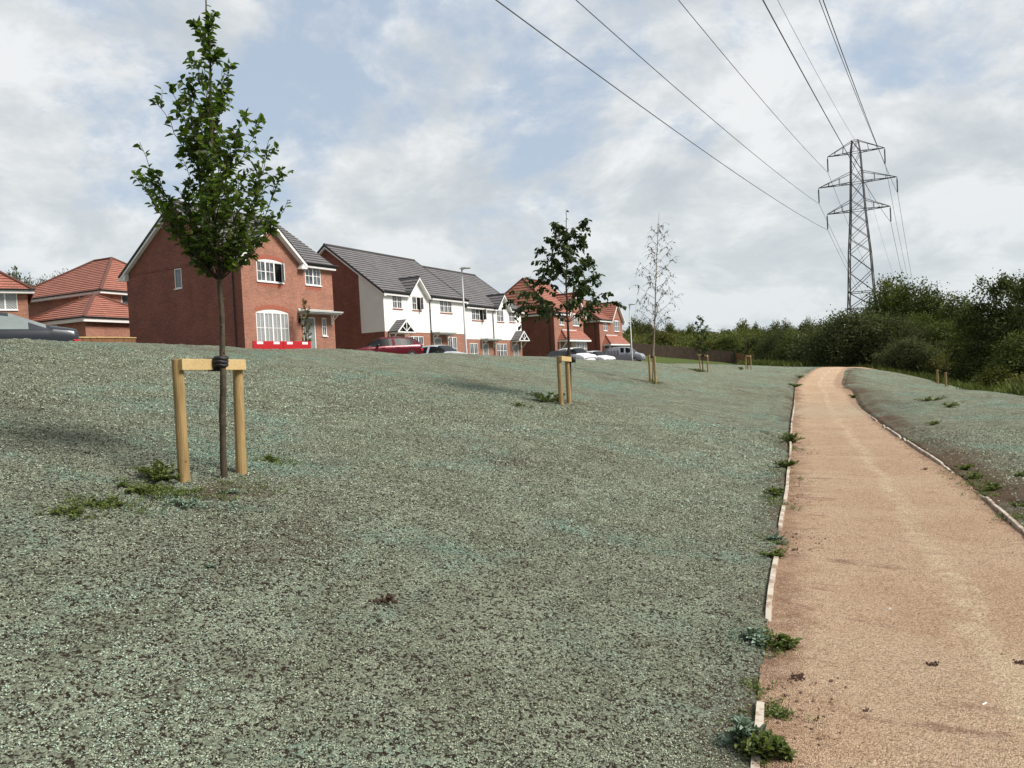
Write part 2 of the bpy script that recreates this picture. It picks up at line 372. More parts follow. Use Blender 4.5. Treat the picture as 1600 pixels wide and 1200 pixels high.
# match the two edges by common direction: resample both with the same count
NPATH = 900
EL = resample(catmull(PL, .2), NPATH); ER = resample(catmull(PR, .2), NPATH)
CEN = (EL+ER)/2; HALF = np.linalg.norm(EL-ER, axis=1)/2
def path_dist(x, y):
    """distance beyond the edge of the path (negative on it)"""
    out_ = np.full(x.shape, 50.0); m = (x > -8) & (x < 45) & (y > -12) & (y < 75)
    q = np.stack([x[m], y[m]], 1); C_ = CEN[::5]; H_ = HALF[::5]; r = np.empty(len(q))
    for i in range(0, len(q), 20000):
        c_ = q[i:i+20000]; A = C_[:-1]; B = C_[1:]-A; L2 = (B**2).sum(1)
        u = np.clip(((c_[:, None]-A)*B).sum(-1)/L2, 0, 1); d = np.sqrt(((c_[:, None]-A-B*u[..., None])**2).sum(-1))
        k = d.argmin(1); r[i:i+20000] = d[np.arange(len(c_)), k]-H_[k]
    out_[m] = r; return out_
def tz2(x, y):
    z = tz(x, y); r = np.sqrt(x*x+y*y); w = np.clip((r-330)/250, 0, 1); w = w*w*(3-2*w)
    return z*(1-w)+5*w

# ------------------------------------------------------------ ground sheet
TREE_SPOTS = ((-2.25, 5.95, .42), (1.15, 15.9, .5), (4.94, 27, .6), (9.4, 38, .7))
def build_ground():
    rr = [.05, .4, .8, 1.2, 1.6, 2.0]; r = 2.3
    while r < 62: rr.append(r); r *= 1.0052
    while r < 3200: rr.append(r); r *= 1.035
    rr = np.array(rr)
    fr = np.radians(np.arange(-42, 42.001, .115)); bk = np.radians(np.linspace(42, 318, 50)[1:-1]); an = np.concatenate([fr, bk])
    R_, A_ = np.meshgrid(rr, an, indexing='ij'); X = R_*np.sin(A_); Y = R_*np.cos(A_)
    x = X.ravel(); y = Y.ravel(); r_ = R_.ravel()
    z = tz2(x, y); pd = path_dist(x, y)
    near = np.clip(1-(r_-30)/30, 0, 1); fine = np.clip(1-(r_-7)/9, 0, 1)
    off = np.clip(pd/.12, 0, 1)
    big = fbm(x/2.3, y/2.3, 3, 5)-.5; mid = fbm(x/.33, y/.33, 3, 9)-.5
    q1 = vnoise(x/.05+3*mid, y/.05, 21); q2 = vnoise(x/.024, y/.024+2*mid, 33); q3 = vnoise(x/.013, y/.013, 44)
    clod = (1-abs(2*q1-1))*.5+(1-abs(2*q2-1))*.35+q3*.15
    hgt = clod
    lump = np.clip(fbm(x/.16, y/.16, 2, 77)-.62, 0, 1)
    z = z+off*(big*.07*near+mid*.035*near+(clod-.5)*.020*fine+lump*.09*np.clip(1-(r_-25)/15, 0, 1))
    # shallow rut and ridge on the right-hand verge, parallel to the path
    z = z+np.where((pd > 0) & (x > 5), .05*np.exp(-((pd-.35)/.2)**2), 0)*near
    z = z+.016*np.clip(1-np.abs(pd-.02)/.10, 0, 1)
    z = z-np.where(pd < -.045+.075*(fbm(x/.14, y/.14, 3, 55)-.35), .06, 0)
    n, m = len(rr), len(an); idx = np.arange(n*m).reshape(n, m); a = idx[:-1]; b = idx[1:]
    a2 = np.roll(a, -1, 1); b2 = np.roll(b, -1, 1)
    Fc = np.stack([a, b, b2, a2], -1).reshape(-1, 4)[:, ::-1]
    # zones: green = mown verge behind the seeded bank, scrub = rough grass of the hill, soil = bare edge beside the path
    verge = ((y > 52) & (x < 34+(y-60)*.55) & (pd > 1)).astype(float)
    PX = 800+F*(x/np.maximum(y, .1))
    verge = np.clip((y-(59+6*(fbm(x/3, y/3, 2, 3)-.5)))/1.2, 0, 1)*(PX < 1230)*np.clip(((-x*.877+y*.48)*-1+60), 0, 1)
    verge = np.clip((y-(58.5+5*(fbm(x/3, y/3, 2, 3)-.5)))/1.5, 0, 1)*(PX < 1240)
    lim = np.clip((118-y)/4, 0, 1)
    scrub = np.clip(1-lim, 0, 1)
    # vegetation foot on the right
    rgt = np.clip((x-(22+.5*(y-20)+0.0))/2, 0, 1)
    crest = np.interp(PX, [1240, 1330, 1400, 1480, 1540, 1600, 2200], [62, 60, 53, 43, 33, 25, 14])
    rgt = np.clip((y-crest-1.2+3*(fbm(x/2, y/2, 2, 8)-.5))/1.2, 0, 1)*(PX > 1240)
    scrub = np.maximum(scrub, rgt)*(y > 0)
    scrub = np.where(r_ > 200, 1, scrub)
    soil = np.clip(1-(pd-.02)/np.where(x < CENX(y), .30, .9), 0, 1)*(pd > -.3)
    soil = soil*np.clip(fbm(x/.5, y/.5, 3, 12)*2.2-.6, 0, 1)*np.where(x < CENX(y), .7, 1)
    soil = np.maximum(soil, np.where((x > CENX(y)) & (y < 40), np.clip(1.15-(pd-.02)/1.1, 0, 1)*np.clip(fbm(x/.8, y/.8, 3, 13)*2.4-.55, 0, 1), 0)*(pd > -.3))
    for bx_, by_, br_ in TREE_SPOTS: soil = np.maximum(soil, .8*np.clip(1.3-np.sqrt((x-bx_)**2+(y-by_)**2)/br_, 0, 1)*np.clip(fbm(x/.2, y/.2, 3, 71)*2.6-.6, 0, 1))
    me = np_mesh('ground', np.stack([x, y, z], 1), Fc, True, dict(h=hgt, verge=verge, scrub=scrub, soil=soil))
    m_, t_, b = new_mat('hydroseeded_soil')
    tc_ = t_.add('ShaderNodeTexCoord'); P = tc_.outputs['Object']
    def A(nm): return t_.add('ShaderNodeAttribute', attribute_name=nm).outputs['Fac']
    patch = t_.noise(P, .55, 7, .62, .4); patch2 = t_.noise(P, 2.6, 6, .68); mp_ = t_.add('ShaderNodeMapping'); t_.lk(P, mp_.inputs[0]); mp_.inputs['Location'].default_value = (31, 7, 0)
    teal = t_.noise(mp_.outputs[0], .42, 7, .66, .8); f1 = t_.noise(P, 80, 4, .75); f2 = t_.noise(P, 170, 2, .7); f3 = t_.noise(P, 36, 5, .78)
    def vor(sc_, seed_):
        v = t_.add('ShaderNodeTexVoronoi'); mp2 = t_.add('ShaderNodeMapping'); t_.lk(P, mp2.inputs[0]); mp2.inputs['Location'].default_value = (seed_, seed_*.7, 0)
        wob_ = t_.mix(.012, mp2.outputs[0], t_.noise(P, sc_*.8, 2, .6, fac=False), 'ADD'); t_.lk(wob_, v.inputs['Vector']); v.inputs['Scale'].default_value = sc_
        s2 = t_.add('ShaderNodeSeparateColor'); t_.lk(v.outputs['Color'], s2.inputs[0]); return v.outputs['Distance'], s2.outputs[0]
    d1, k1_ = vor(92, 3); d2, k2_ = vor(54, 9); d3, k3_ = vor(15, 5)
    mul = t_.mix(t_.mapr(patch2, .36, .66), (.29, .318, .225), (.42, .465, .345))
    mul = t_.mix(t_.math('MULTIPLY', t_.mapr(teal, .47, .66), t_.mapr(patch2, .35, .6, .2, 1)), mul, (.29, .45, .35))
    mul = t_.mix(t_.mapr(patch, .55, .75, 0, .55), mul, (.20, .165, .12))
    mul = t_.mix(1.0, mul, t_.ramp(k1_, [(0, .62), (1, 1.38)]), 'MULTIPLY'); mul = t_.mix(t_.mapr(f2, .58, .72, 0, .6), mul, (.46, .49, .40))
    dirt_shade = t_.mix(f3, (.028, .022, .017), (.11, .078, .055))  # dark soil between the fibres, with the gaps' shadow put into its colour
    crumb = t_.math('SUBTRACT', t_.math('ADD', t_.math('MULTIPLY', k1_, .58), t_.math('ADD', t_.math('MULTIPLY', k2_, .38), t_.math('MULTIPLY', k3_, .04))), t_.math('MULTIPLY', t_.math('ADD', d1, d2), .30))
    cut = t_.math('ADD', t_.math('MULTIPLY', crumb, .85), t_.math('ADD', .08, t_.math('MULTIPLY', f3, .28)))
    cut = t_.math('ADD', cut, t_.math('MULTIPLY', t_.math('SUBTRACT', A('h'), .5), .10))
    cut = t_.math('ADD', cut, t_.math('MULTIPLY', t_.math('SUBTRACT', .5, patch), .24))
    cover_ = t_.mapr(cut, .26, .40)
    cover_ = t_.math('MULTIPLY', cover_, t_.math('SUBTRACT', 1.0, t_.math('MULTIPLY', A('soil'), .85)))
    dirt_shade2 = t_.mix(A('soil'), dirt_shade, (.15, .088, .058))
    c_ = t_.mix(cover_, dirt_shade2, mul)
    gr = t_.mix(f3, (.075, .115, .03), (.12, .155, .05)); gr = t_.mix(t_.mapr(f1, .5, .7), gr, (.16, .19, .07))
    c_ = t_.mix(A('verge'), c_, gr)
    sc = t_.mix(t_.mapr(t_.noise(P, .35, 6, .7), .4, .62), (.055, .075, .022), (.17, .16, .06)); sc = t_.mix(t_.mapr(f3, .45, .7, 0, .6), sc, (.04, .055, .018))
    c_ = t_.mix(A('scrub'), c_, sc)
    t_.lk(c_, b.inputs['Base Color']); b.inputs['Roughness'].default_value = .95; b.inputs['Specular IOR Level'].default_value = .1
    hh = t_.math('ADD', t_.math('SUBTRACT', t_.math('MULTIPLY', f1, .5), t_.math('ADD', t_.math('MULTIPLY', d1, .35), t_.math('MULTIPLY', d2, .7))), t_.math('ADD', t_.math('MULTIPLY', f3, 1.6), t_.math('MULTIPLY', f2, .3)))
    bump(t_, b, hh, 1.0, .05)
    me.materials.append(m_); o = bpy.data.objects.new('ground', me); link(o); tag(o, kind='structure', label='grey-green hydroseeded soil bank sloping up beside the path')
    return o
def CENX(y): return np.interp(y, CEN[:, 1], CEN[:, 0])
build_ground()

# ------------------------------------------------------------ gravel path
def build_path():
    nx = 26; u = np.linspace(0, 1, nx)
    P = EL[:, None]*(1-u)[None, :, None]+ER[:, None]*u[None, :, None]; x = P[..., 0].ravel(); y = P[..., 1].ravel()
    s_ = np.concatenate([[0], np.cumsum(np.linalg.norm(np.diff(CEN, axis=0), axis=1))])
    uvx = (u[None, :]*np.ones((NPATH, 1))*2*HALF[:, None]).ravel(); uvy = (s_[:, None]*np.ones((1, nx))).ravel()
    cross = 1-(2*np.abs(uvx/(2*np.repeat(HALF, nx))-.5))**2
    z = tz2(x, y)+.005+.012*cross+(fbm(x/.9, y/.9, 3, 2)-.5)*.022+(fbm(x/.12, y/.12, 2, 4)-.5)*.008
    idx = np.arange(NPATH*nx).reshape(NPATH, nx); a, b_ = idx[:-1, :-1], idx[1:, :-1]
    Fc = np.stack([idx[:-1, :-1], idx[:-1, 1:], idx[1:, 1:], idx[1:, :-1]], -1).reshape(-1, 4)
    me = np_mesh('path', np.stack([x, y, z], 1), Fc, True, uv=np.stack([uvx, uvy], 1))
    m_, t_, b = new_mat('tan_gravel_path'); tc_ = t_.add('ShaderNodeTexCoord'); P = tc_.outputs['Object']; UV = tc_.outputs['UV']
    su = t_.add('ShaderNodeSeparateXYZ'); t_.lk(UV, su.inputs[0]); U = su.outputs[0]; V = su.outputs[1]
    g1 = t_.noise(P, 80, 4, .8); g2 = t_.noise(P, 230, 2, .6); big = t_.noise(P, .8, 6, .6, .5); med = t_.noise(P, 4.5, 6, .68)
    c_ = t_.mix(t_.mapr(big, .35, .65), (.56, .38, .25), (.63, .46, .315))
    c_ = t_.mix(t_.mapr(med, .52, .74, 0, .5), c_, (.40, .21, .125))
    # yellowish sandy wheel line
    wob = t_.noise(P, .7, 3, .5); tr = t_.math('ABSOLUTE', t_.math('SUBTRACT', t_.math('ADD', U, t_.math('MULTIPLY', t_.math('SUBTRACT', wob, .5), .5)), 1.18))
    m1 = t_.math('MULTIPLY', t_.mapr(tr, .03, .13, 1, 0), t_.mapr(med, .38, .6)); c_ = t_.mix(t_.math('MULTIPLY', m1, .85), c_, (.74, .585, .40))
    tr2 = t_.math('ABSOLUTE', t_.math('SUBTRACT', t_.math('ADD', U, t_.math('MULTIPLY', t_.math('SUBTRACT', wob, .5), .7)), .45))
    c_ = t_.mix(t_.math('MULTIPLY', t_.mapr(tr2, .02, .2, .4, 0), t_.mapr(med, .4, .6)), c_, (.64, .46, .29))
    # reddish soil trodden in along the left edge
    dl = t_.math('ADD', U, t_.math('MULTIPLY', t_.math('SUBTRACT', med, .5), -.9)); soil = t_.mapr(dl, .0, .36, .7, 0)
    soil = t_.math('MULTIPLY', soil, t_.mapr(big, .38, .58, .35, 1)); c_ = t_.mix(soil, c_, (.235, .12, .075))
    dr = t_.math('ADD', t_.math('SUBTRACT', 2.0, U), t_.math('MULTIPLY', t_.math('SUBTRACT', med, .5), -.5)); c_ = t_.mix(t_.mapr(dr, -.02, .13, .5, 0), c_, (.28, .16, .10))
    # soil dragged across the path by wheels
    ms = t_.add('ShaderNodeMapping'); t_.lk(UV, ms.inputs[0]); ms.inputs['Scale'].default_value = (1.3, 5.5, 1); sm = t_.noise(ms.outputs[0], 1.0, 6, .68, .5)
    smk = t_.math('MULTIPLY', t_.mapr(sm, .54, .66), t_.mapr(U, .3, 1.7, .8, .25)); c_ = t_.mix(t_.math('MULTIPLY', smk, t_.mapr(big, .40, .58)), c_, (.27, .145, .10))
    # mulch overspray far up the path
    far = t_.math('MULTIPLY', t_.mapr(V, 28.5, 31.5, 0, 1), t_.mapr(V, 33, 36.5, 1, 0)); c_ = t_.mix(t_.math('MULTIPLY', far, t_.mapr(med, .42, .6, .1, .7)), c_, (.50, .47, .35))
    c_ = t_.mix(t_.mapr(g1, .52, .68, 0, .55), c_, (.74, .56, .36)); c_ = t_.mix(t_.mapr(g1, .34, .47, .8, 0), c_, (.12, .065, .04))
    vg = t_.add('ShaderNodeTexVoronoi'); t_.lk(P, vg.inputs[0]); vg.inputs['Scale'].default_value = 150; sg_ = t_.add('ShaderNodeSeparateColor'); t_.lk(vg.outputs['Color'], sg_.inputs[0])
    c_ = t_.mix(1.0, c_, t_.ramp(sg_.outputs[0], [(0, (.55, .50, .46)), (.5, (1., 1., 1.)), (1, (1.30, 1.34, 1.40))]), 'MULTIPLY')
    c_ = t_.mix(t_.mapr(t_.noise(P, 14, 5, .75), .55, .70, 0, .45), c_, (.24, .14, .09))
    c_ = t_.mix(t_.mapr(g2, .60, .70, 0, .5), c_, (.76, .64, .48))
    v_ = t_.add('ShaderNodeTexVoronoi'); t_.lk(P, v_.inputs[0]); v_.inputs['Scale'].default_value = 9; v_.inputs['Randomness'].default_value = 1
    c_ = t_.mix(t_.math('MULTIPLY', t_.mapr(v_.outputs['Distance'], .05, .1, 1, 0), t_.mapr(med, .5, .58)), c_, (.12, .06, .04))
    t_.lk(c_, b.inputs['Base Color']); b.inputs['Roughness'].default_value = .95; b.inputs['Specular IOR Level'].default_value = .15
    bump(t_, b, t_.math('ADD', t_.math('SUBTRACT', t_.math('MULTIPLY', g1, .6), t_.math('MULTIPLY', vg.outputs['Distance'], .8)), t_.math('ADD', t_.math('MULTIPLY', g2, .3), t_.math('MULTIPLY', med, 1.0))), 1.0, .02)
    me.materials.append(m_); o = bpy.data.objects.new('path', me); link(o); tag(o, kind='structure', label='orange-tan gravel footpath')
build_path()

# ------------------------------------------------------------ timber edging strips along the path
m_, t_, b = new_mat('pale_edging_board'); tc_ = t_.add('ShaderNodeTexCoord'); n_ = t_.noise(tc_.outputs['Object'], 6, 6, .7); n2_ = t_.noise(tc_.outputs['Object'], 40, 4, .7)
c_ = t_.mix(t_.mapr(n_, .46, .60), (.47, .42, .35), (.25, .17, .115)); c_ = t_.mix(t_.mapr(n2_, .5, .7, 0, .5), c_, (.42, .37, .30)); t_.lk(c_, b.inputs['Base Color']); b.inputs['Roughness'].default_value = .9
M['edge'] = m_
def edging(E_, other, name, label, wid, seed, z0):
    d = E_-other; d /= np.linalg.norm(d, axis=1)[:, None]; s_ = np.arange(len(E_))*.08
    cov = fbm(s_/.55, s_*0+seed, 3, seed); dip = np.clip((.53-cov)*.4, 0, .05); wv = (fbm(s_/.9, s_*0+3, 2, seed+2)-.5)*.02
    dip = dip+np.clip((E_[:, 1]-(17 if E_ is ER else 24))/6, 0, 1)*.06*(cov > .38)
    O = E_+d*wv[:, None]; I = O-d*wid; x = np.stack([O, I], 1); zt = tz2(x[..., 0], x[..., 1])+z0-dip[:, None]
    V = []; Fq = []
    for i in range(len(E_)):
        b_ = len(V); V += [(O[i, 0], O[i, 1], zt[i, 0]-.09), (O[i, 0], O[i, 1], zt[i, 0]), (I[i, 0], I[i, 1], zt[i, 1]), (I[i, 0], I[i, 1], zt[i, 1]-.09)]
        if i: Fq += [(b_-4+j, b_-3+j, b_+1+j, b_+j) for j in range(3)]
    me = np_mesh(name, V, Fq, False); me.materials.append(M['edge']); o = bpy.data.objects.new(name, me); link(o); tag(o, label, 'path edging')
edging(EL, ER, 'path_edging', 'pale edging strip half buried under weeds along the left side of the gravel path', .034, 3, .036)
edging(ER, EL, 'path_edging', 'pale edging strip along the right side of the gravel path, mostly bare', .03, 8, .040)

# ------------------------------------------------------------ road and plots in front of the houses
def strip(name, A_, B_, mat, lift, nu=14, nv=60):
    A_ = resample(catmull(A_, 1), nv); B_ = resample(catmull(B_, 1), nv); u = np.linspace(0, 1, nu)
    P = A_[:, None]*(1-u)[None, :, None]+B_[:, None]*u[None, :, None]; x = P[..., 0].ravel(); y = P[..., 1].ravel()
    idx = np.arange(nu*nv).reshape(nv, nu); Fc = np.stack([idx[:-1, :-1], idx[:-1, 1:], idx[1:, 1:], idx[1:, :-1]], -1).reshape(-1, 4)
    me = np_mesh(name, np.stack([x, y, tz2(x, y)+lift], 1), Fc, True); me.materials.append(mat); o = bpy.data.objects.new(name, me); link(o); tag(o, kind='structure')
def offl(P, d):
    P = np.array(P, float); g = np.gradient(P, axis=0); g /= np.linalg.norm(g, axis=1)[:, None]; return P+np.stack([-g[:, 1], g[:, 0]], 1)*d
RD = [(-40, 14), (-26, 18), (-15, 23.5), (-9, 34), (-2, 47), (5.5, 61), (12.5, 76), (14, 92)]
strip('road', offl(RD, 3.3), offl(RD, -2.2), M['asphalt'], .05)
strip('pavement', offl(RD, 5.0), offl(RD, 3.3), M['paving'], .13, 6)

# ------------------------------------------------------------ house building kit (local frame: x along the front, y to the back, z up; front at y = 0)
def wall_rect(mb, o, u, L, z0, z1, holes=(), n=None, depth=.10):
    """vertical wall from o along unit u, with rectangular holes (x0,x1,z0,z1) and their reveals going in along -n"""
    o = Vector(o); u = Vector(u); n = Vector(n); zz = Vector((0, 0, 1))
    xs = sorted({0, L, *[h_[0] for h_ in holes], *[h_[1] for h_ in holes]}); zs = sorted({z0, z1, *[min(max(h_[2], z0), z1) for h_ in holes], *[min(max(h_[3], z0), z1) for h_ in holes]})
    flip = u.cross(zz).dot(n) < 0
    def q(a, b_, c_, d):
        mb.quad(*((a, b_, c_, d) if not flip else (d, c_, b_, a)))
    for i in range(len(xs)-1):
        for j in range(len(zs)-1):
            xm = (xs[i]+xs[i+1])/2; zm = (zs[j]+zs[j+1])/2
            if any(h_[0] < xm < h_[1] and h_[2] < zm < h_[3] for h_ in holes): continue
            q(o+u*xs[i]+zz*zs[j], o+u*xs[i+1]+zz*zs[j], o+u*xs[i+1]+zz*zs[j+1], o+u*xs[i]+zz*zs[j+1])
    for a, b_, c_, d in holes:
        if c_ >= z1 or d <= z0: continue
        c2_, d2_ = max(c_, z0), min(d, z1)
        p = [o+u*a+zz*c2_, o+u*b_+zz*c2_, o+u*b_+zz*d2_, o+u*a+zz*d2_]; k = [w_-n*depth for w_ in p]
        for i in range(4):
            if (i == 0 and c_ < z0) or (i == 2 and d > z1): continue
            mb.quad(p[i], p[(i+1) % 4], k[(i+1) % 4], k[i])
def clip_v(poly, v, keep_above):
    o_ = []
    for i in range(len(poly)):
        a, b_ = poly[i], poly[(i+1) % len(poly)]; ia = (a[1] >= v-1e-9) if keep_above else (a[1] <= v+1e-9); ib = (b_[1] >= v-1e-9) if keep_above else (b_[1] <= v+1e-9)
        if ia: o_.append(a)
        if ia != ib:
            k = (v-a[1])/(b_[1]-a[1]); o_.append((a[0]+(b_[0]-a[0])*k, v))
    return o_
def slope(mb, P0, U_, V_, poly, step=.34, h=.04, thick=.09):
    """one tiled roof plane: every course is its own tilted strip with a riser at its lower edge. poly: convex, in (u,v) metres"""
    P0, U_, V_ = Vector(P0), Vector(U_).normalized(), Vector(V_).normalized(); N_ = U_.cross(V_).normalized()
    if N_.z < 0: N_ = -N_
    v0 = min(p[1] for p in poly); v1 = max(p[1] for p in poly); k = 0
    ccw = U_.cross(V_).dot(N_) > 0
    while v0+k*step < v1-1e-4:
        a = v0+k*step; pl = clip_v(clip_v(poly, a, True), min(a+step, v1), False); k += 1
        pl = [p for i, p in enumerate(pl) if (abs(p[0]-pl[i-1][0])+abs(p[1]-pl[i-1][1])) > 1e-4]
        if len(pl) < 3: continue
        W_ = [P0+U_*p[0]+V_*p[1]+N_*(h*(1-(p[1]-a)/step)) for p in pl]
        mb.add(W_, [tuple(range(len(pl))) if ccw else tuple(range(len(pl)-1, -1, -1))], pl)
        low = [p for p in pl if abs(p[1]-a) < 1e-6]
        if len(low) == 2:
            lo_ = [P0+U_*p[0]+V_*p[1] for p in low]; mb.add([lo_[0], lo_[1], lo_[1]+N_*h, lo_[0]+N_*h], [(0, 1, 2, 3)], [low[0], low[1], low[1], low[0]])
    B = [P0+U_*p[0]+V_*p[1]-N_*thick for p in poly]; T = [P0+U_*p[0]+V_*p[1] for p in poly]; n = len(poly)
    mb.add(B, [tuple(range(n-1, -1, -1)) if ccw else tuple(range(n))])
    for i in range(n):
        j = (i+1) % n; mb.quad(B[i], B[j], T[j], T[i])
def board(mb, a, b_, down, out_, thick=.03):
    """a board under the line a-b: 'down' deep, facing out_"""
    a, b_, out_ = Vector(a), Vector(b_), Vector(out_).normalized()*thick
    mb.obox(a, b_-a, Vector((0, 0, -down)), out_)
def window(parent, o, u, n, w, h, lights=2, bars=True, arch=0., open_i=None, mat='glass', setback=.055, sill=True, sill_mat='white', transom=False, doorlike=False):
    """o: lower left corner of the opening on the wall face"""
    o, u, n = Vector(o), Vector(u), Vector(n); zz = Vector((0, 0, 1)); f = MB(); g = MB(); o2 = o-n*setback; T = .05; D = n*.05
    def bar(x0, x1, z0, z1, d=0., th=.05): f.obox(o2+u*x0+zz*z0+n*d, u*(x1-x0), zz*(z1-z0), n*th)
    bar(0, w, 0, T); bar(0, w, h-T, h); bar(0, T, T, h-T); bar(w-T, w, T, h-T)
    if arch:
        P = [o2+n*.003+u*(w*i/12)+zz*(h+arch*(1-(2*i/12-1)**2)) for i in range(13)]; f.prism([o2+n*.003+zz*(h-.02)]+P+[o2+n*.003+u*w+zz*(h-.02)], n*.06)
    lw = w/lights
    for i in range(lights):
        x0, x1 = i*lw, (i+1)*lw
        if i: bar(x0-.045, x0+.045, T, h-T, .002, .052)
        a0, a1 = x0+(.045 if i else T), x1-(.045 if i < lights-1 else T)
        if open_i == i:
            s_ = 1; ang = math.radians(58); hu = u*math.cos(ang)+n*math.sin(ang); hn = n*math.cos(ang)-u*math.sin(ang); ww = a1-a0; ho = o+u*a0+n*.01
            hinge_right = i == lights-1
            if hinge_right: hu = -u*math.cos(ang)+n*math.sin(ang); hn = n*math.cos(ang)+u*math.sin(ang); ho = o+u*a1+n*.01
            for (p, q_, r_, s2) in ((0, ww, T, T+.05), (0, ww, h-T-.05, h-T), (0, .05, T, h-T), (ww-.05, ww, T, h-T), (.05, ww-.05, h*.5-.012, h*.5+.012), (ww/2-.012, ww/2+.012, T, h-T)):
                f.obox(ho+hu*p+zz*r_, hu*(q_-p), zz*(s2-r_), hn*.04)
            g.obox(ho+hu*.04+zz*(T+.04)+hn*.015, hu*(ww-.08), zz*(h-2*T-.08), hn*.01)
            continue
        g.obox(o2+u*a0+zz*T+n*.012, u*(a1-a0), zz*(h-2*T), n*.006)
        if bars:
            bar((a0+a1)/2-.014, (a0+a1)/2+.014, (h*.5 if transom else T), h-T, .018, .024)
            for q_ in ((.5, .75) if transom else (.5,)): bar(a0, a1, T+(h-2*T)*q_-.016, T+(h-2*T)*q_+.016, .0195, .024)
        elif not doorlike: bar(a0, a1, h*.5-.016, h*.5+.016, .0195, .024)
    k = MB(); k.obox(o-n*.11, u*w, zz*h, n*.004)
    F_ = f.build('window', M['white'], parent)
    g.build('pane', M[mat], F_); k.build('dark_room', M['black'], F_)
    if sill: s_ = MB(); s_.obox(o-u*.04-zz*.06-n*.03, u*(w+.08), zz*.055, n*(.09)); s_.build('sill', M[sill_mat], F_)
    return F_
def door(parent, o, u, n, w=.95, h=2.1, glazed=False):
    o, u, n = Vector(o), Vector(u), Vector(n); zz = Vector((0, 0, 1)); f = MB(); o2 = o-n*.07
    f.obox(o2+u*.07, u*(w-.14), zz*(h-.07), n*.03)
    for a in (.2, w-.2-.22):   # raised panels
        for z_ in (.25, 1.55):
            f.obox(o2+u*a+zz*z_+n*.028, u*.22, zz*(.75 if z_ < 1 else .38), n*.008)
    d = f.build('door', M['door'], parent)
    g = MB(); g.obox(o2, u*.07, zz*h, n*.06); g.obox(o2+u*(w-.07), u*.07, zz*h, n*.06); g.obox(o2+u*.07+zz*(h-.07), u*(w-.14), zz*.07, n*.058); g.build('door_frame', M['fascia'], d)
    c_ = o2+u*(w/2)+zz*1.55+n*.04; e = MB(); e.prism([c_+zz*.16, c_+u*.09, c_-zz*.16, c_-u*.09], n*.012); e.build('diamond_pane', M['glass'], d)
    k = MB(); k.obox(o2+u*(w/2-.13)+zz*.95+n*.03, u*.26, zz*.06, n*.015); k.build('letterbox', M['white'], d)
    k = MB(); k.tube([o2+u*.14+zz*1.0+n*.03, o2+u*.14+zz*1.0+n*.08, o2+u*.24+zz*1.0+n*.08], .012, 6); k.build('handle', M['chrome'], d)
    return d
def downpipe(parent, x, y, ztop, n, kick=.3):
    n = Vector(n); m = MB(); p = Vector((x, y, 0)); zz = Vector((0, 0, 1))
    m.tube([p+n*kick+zz*ztop, p+n*kick+zz*(ztop-.12), p+n*.06+zz*(ztop-.42), p+n*.06+zz*.05], .036, 8)
    for z_ in (1.0, 2.6, 4.1): m.tube([p+n*.06+zz*z_, p+n*.06+zz*(z_+.07)], .05, 8)
    return m.build('downpipe', M['black'], parent)
def gutter(mb, a, b_, r=.06):
    mb.tube([a, b_], r, 8)
def gable_porch(parent, x, w, z=2.45, proj=.85, tile='tile_grey'):
    """small open gabled canopy on brackets over a door"""
    e = empty('porch_canopy', (x, 0, z)); e.parent = parent
    r = w*.5+.12; hh = r*.80; m = MB(); s_ = math.hypot(r, hh)
    for sg in (-1, 1):
        slope(m, (sg*r, -proj if sg > 0 else 0, 0), (0, 1 if sg > 0 else -1, 0), (-sg*r, 0, hh), [(0, 0), (proj, 0), (proj, s_), (0, s_)], .25, .03, .05)
    m.build('porch_roof', M[tile], e)
    f = MB(); y = -proj
    for sg in (-1, 1):
        a = Vector((sg*(r+.03), y, -.02)); b_ = Vector((0, y, hh+.0)); f.obox(a, b_-a, (0, 0, -.11), (0, -.04, 0))
    f.box(-r+.05, r-.05, y-.03, y+.02, -.10, -.02)
    f.box(-.03, .03, y-.032, y+.018, -.02, hh-.05)
    for sg in (-1, 1): f.obox((sg*.02, y-.028, -.02), (sg*r*.45, 0, hh*.42), (0, 0, .06), (0, .04, 0))
    for sg in (-1, 1):
        xx = sg*(r-.12)
        f.box(xx-.035, xx+.035, -.07, 0, -.85, -.02); f.box(xx-.035, xx+.035, y+.02, -.0, -.10, -.025)
        f.tube([(xx, -.05, -.75), (xx, -.25, -.55), (xx, y+.15, -.10)], .035, 5)
    f.build('bargeboard', M['white'], e); g = MB(); g.box(-r+.1, r-.1, y+.05, -.02, -.14, -.11); g.build('soffit', M['fascia'], e)
    return e
def flat_porch(parent, x0, x1, z=2.42, proj=.8):
    e = empty('porch_canopy', ((x0+x1)/2, 0, z)); e.parent = parent; w = (x1-x0)/2; m = MB()
    m.box(-w, w, -proj, 0, 0, .09); m.box(-w+.06, w-.06, -proj+.06, -.002, -.07, -.002)
    m.obox((-w+.02, -.002, .092), (2*w-.04, 0, 0), (0, 0, .14), (0, -.10, -.10)); m.build('lead_roof', M['lead'], e)
    f = MB()
    for sg in (-1, 1):
        xx = sg*(w-.22); f.box(xx-.04, xx+.04, -.08, 0, -.62, -.072); f.box(xx-.04, xx+.04, -proj+.2, -.08, -.14, -.073); f.tube([(xx, -.06, -.52), (xx, -.22, -.36), (xx, -proj+.28, -.15)], .035, 5); f.cut()
    f.build_each('bracket', M['white'], e)
    return e
def house(name, C_, th, z0, label, group=None):
    # drop the base so that the plinth is buried in the plot
    return empty(name, (C_[0], C_[1], z0), math.radians(90-th), label, 'house', group)
X_, Y_, Z_ = Vector((1, 0, 0)), Vector((0, 1, 0)), Vector((0, 0, 1))

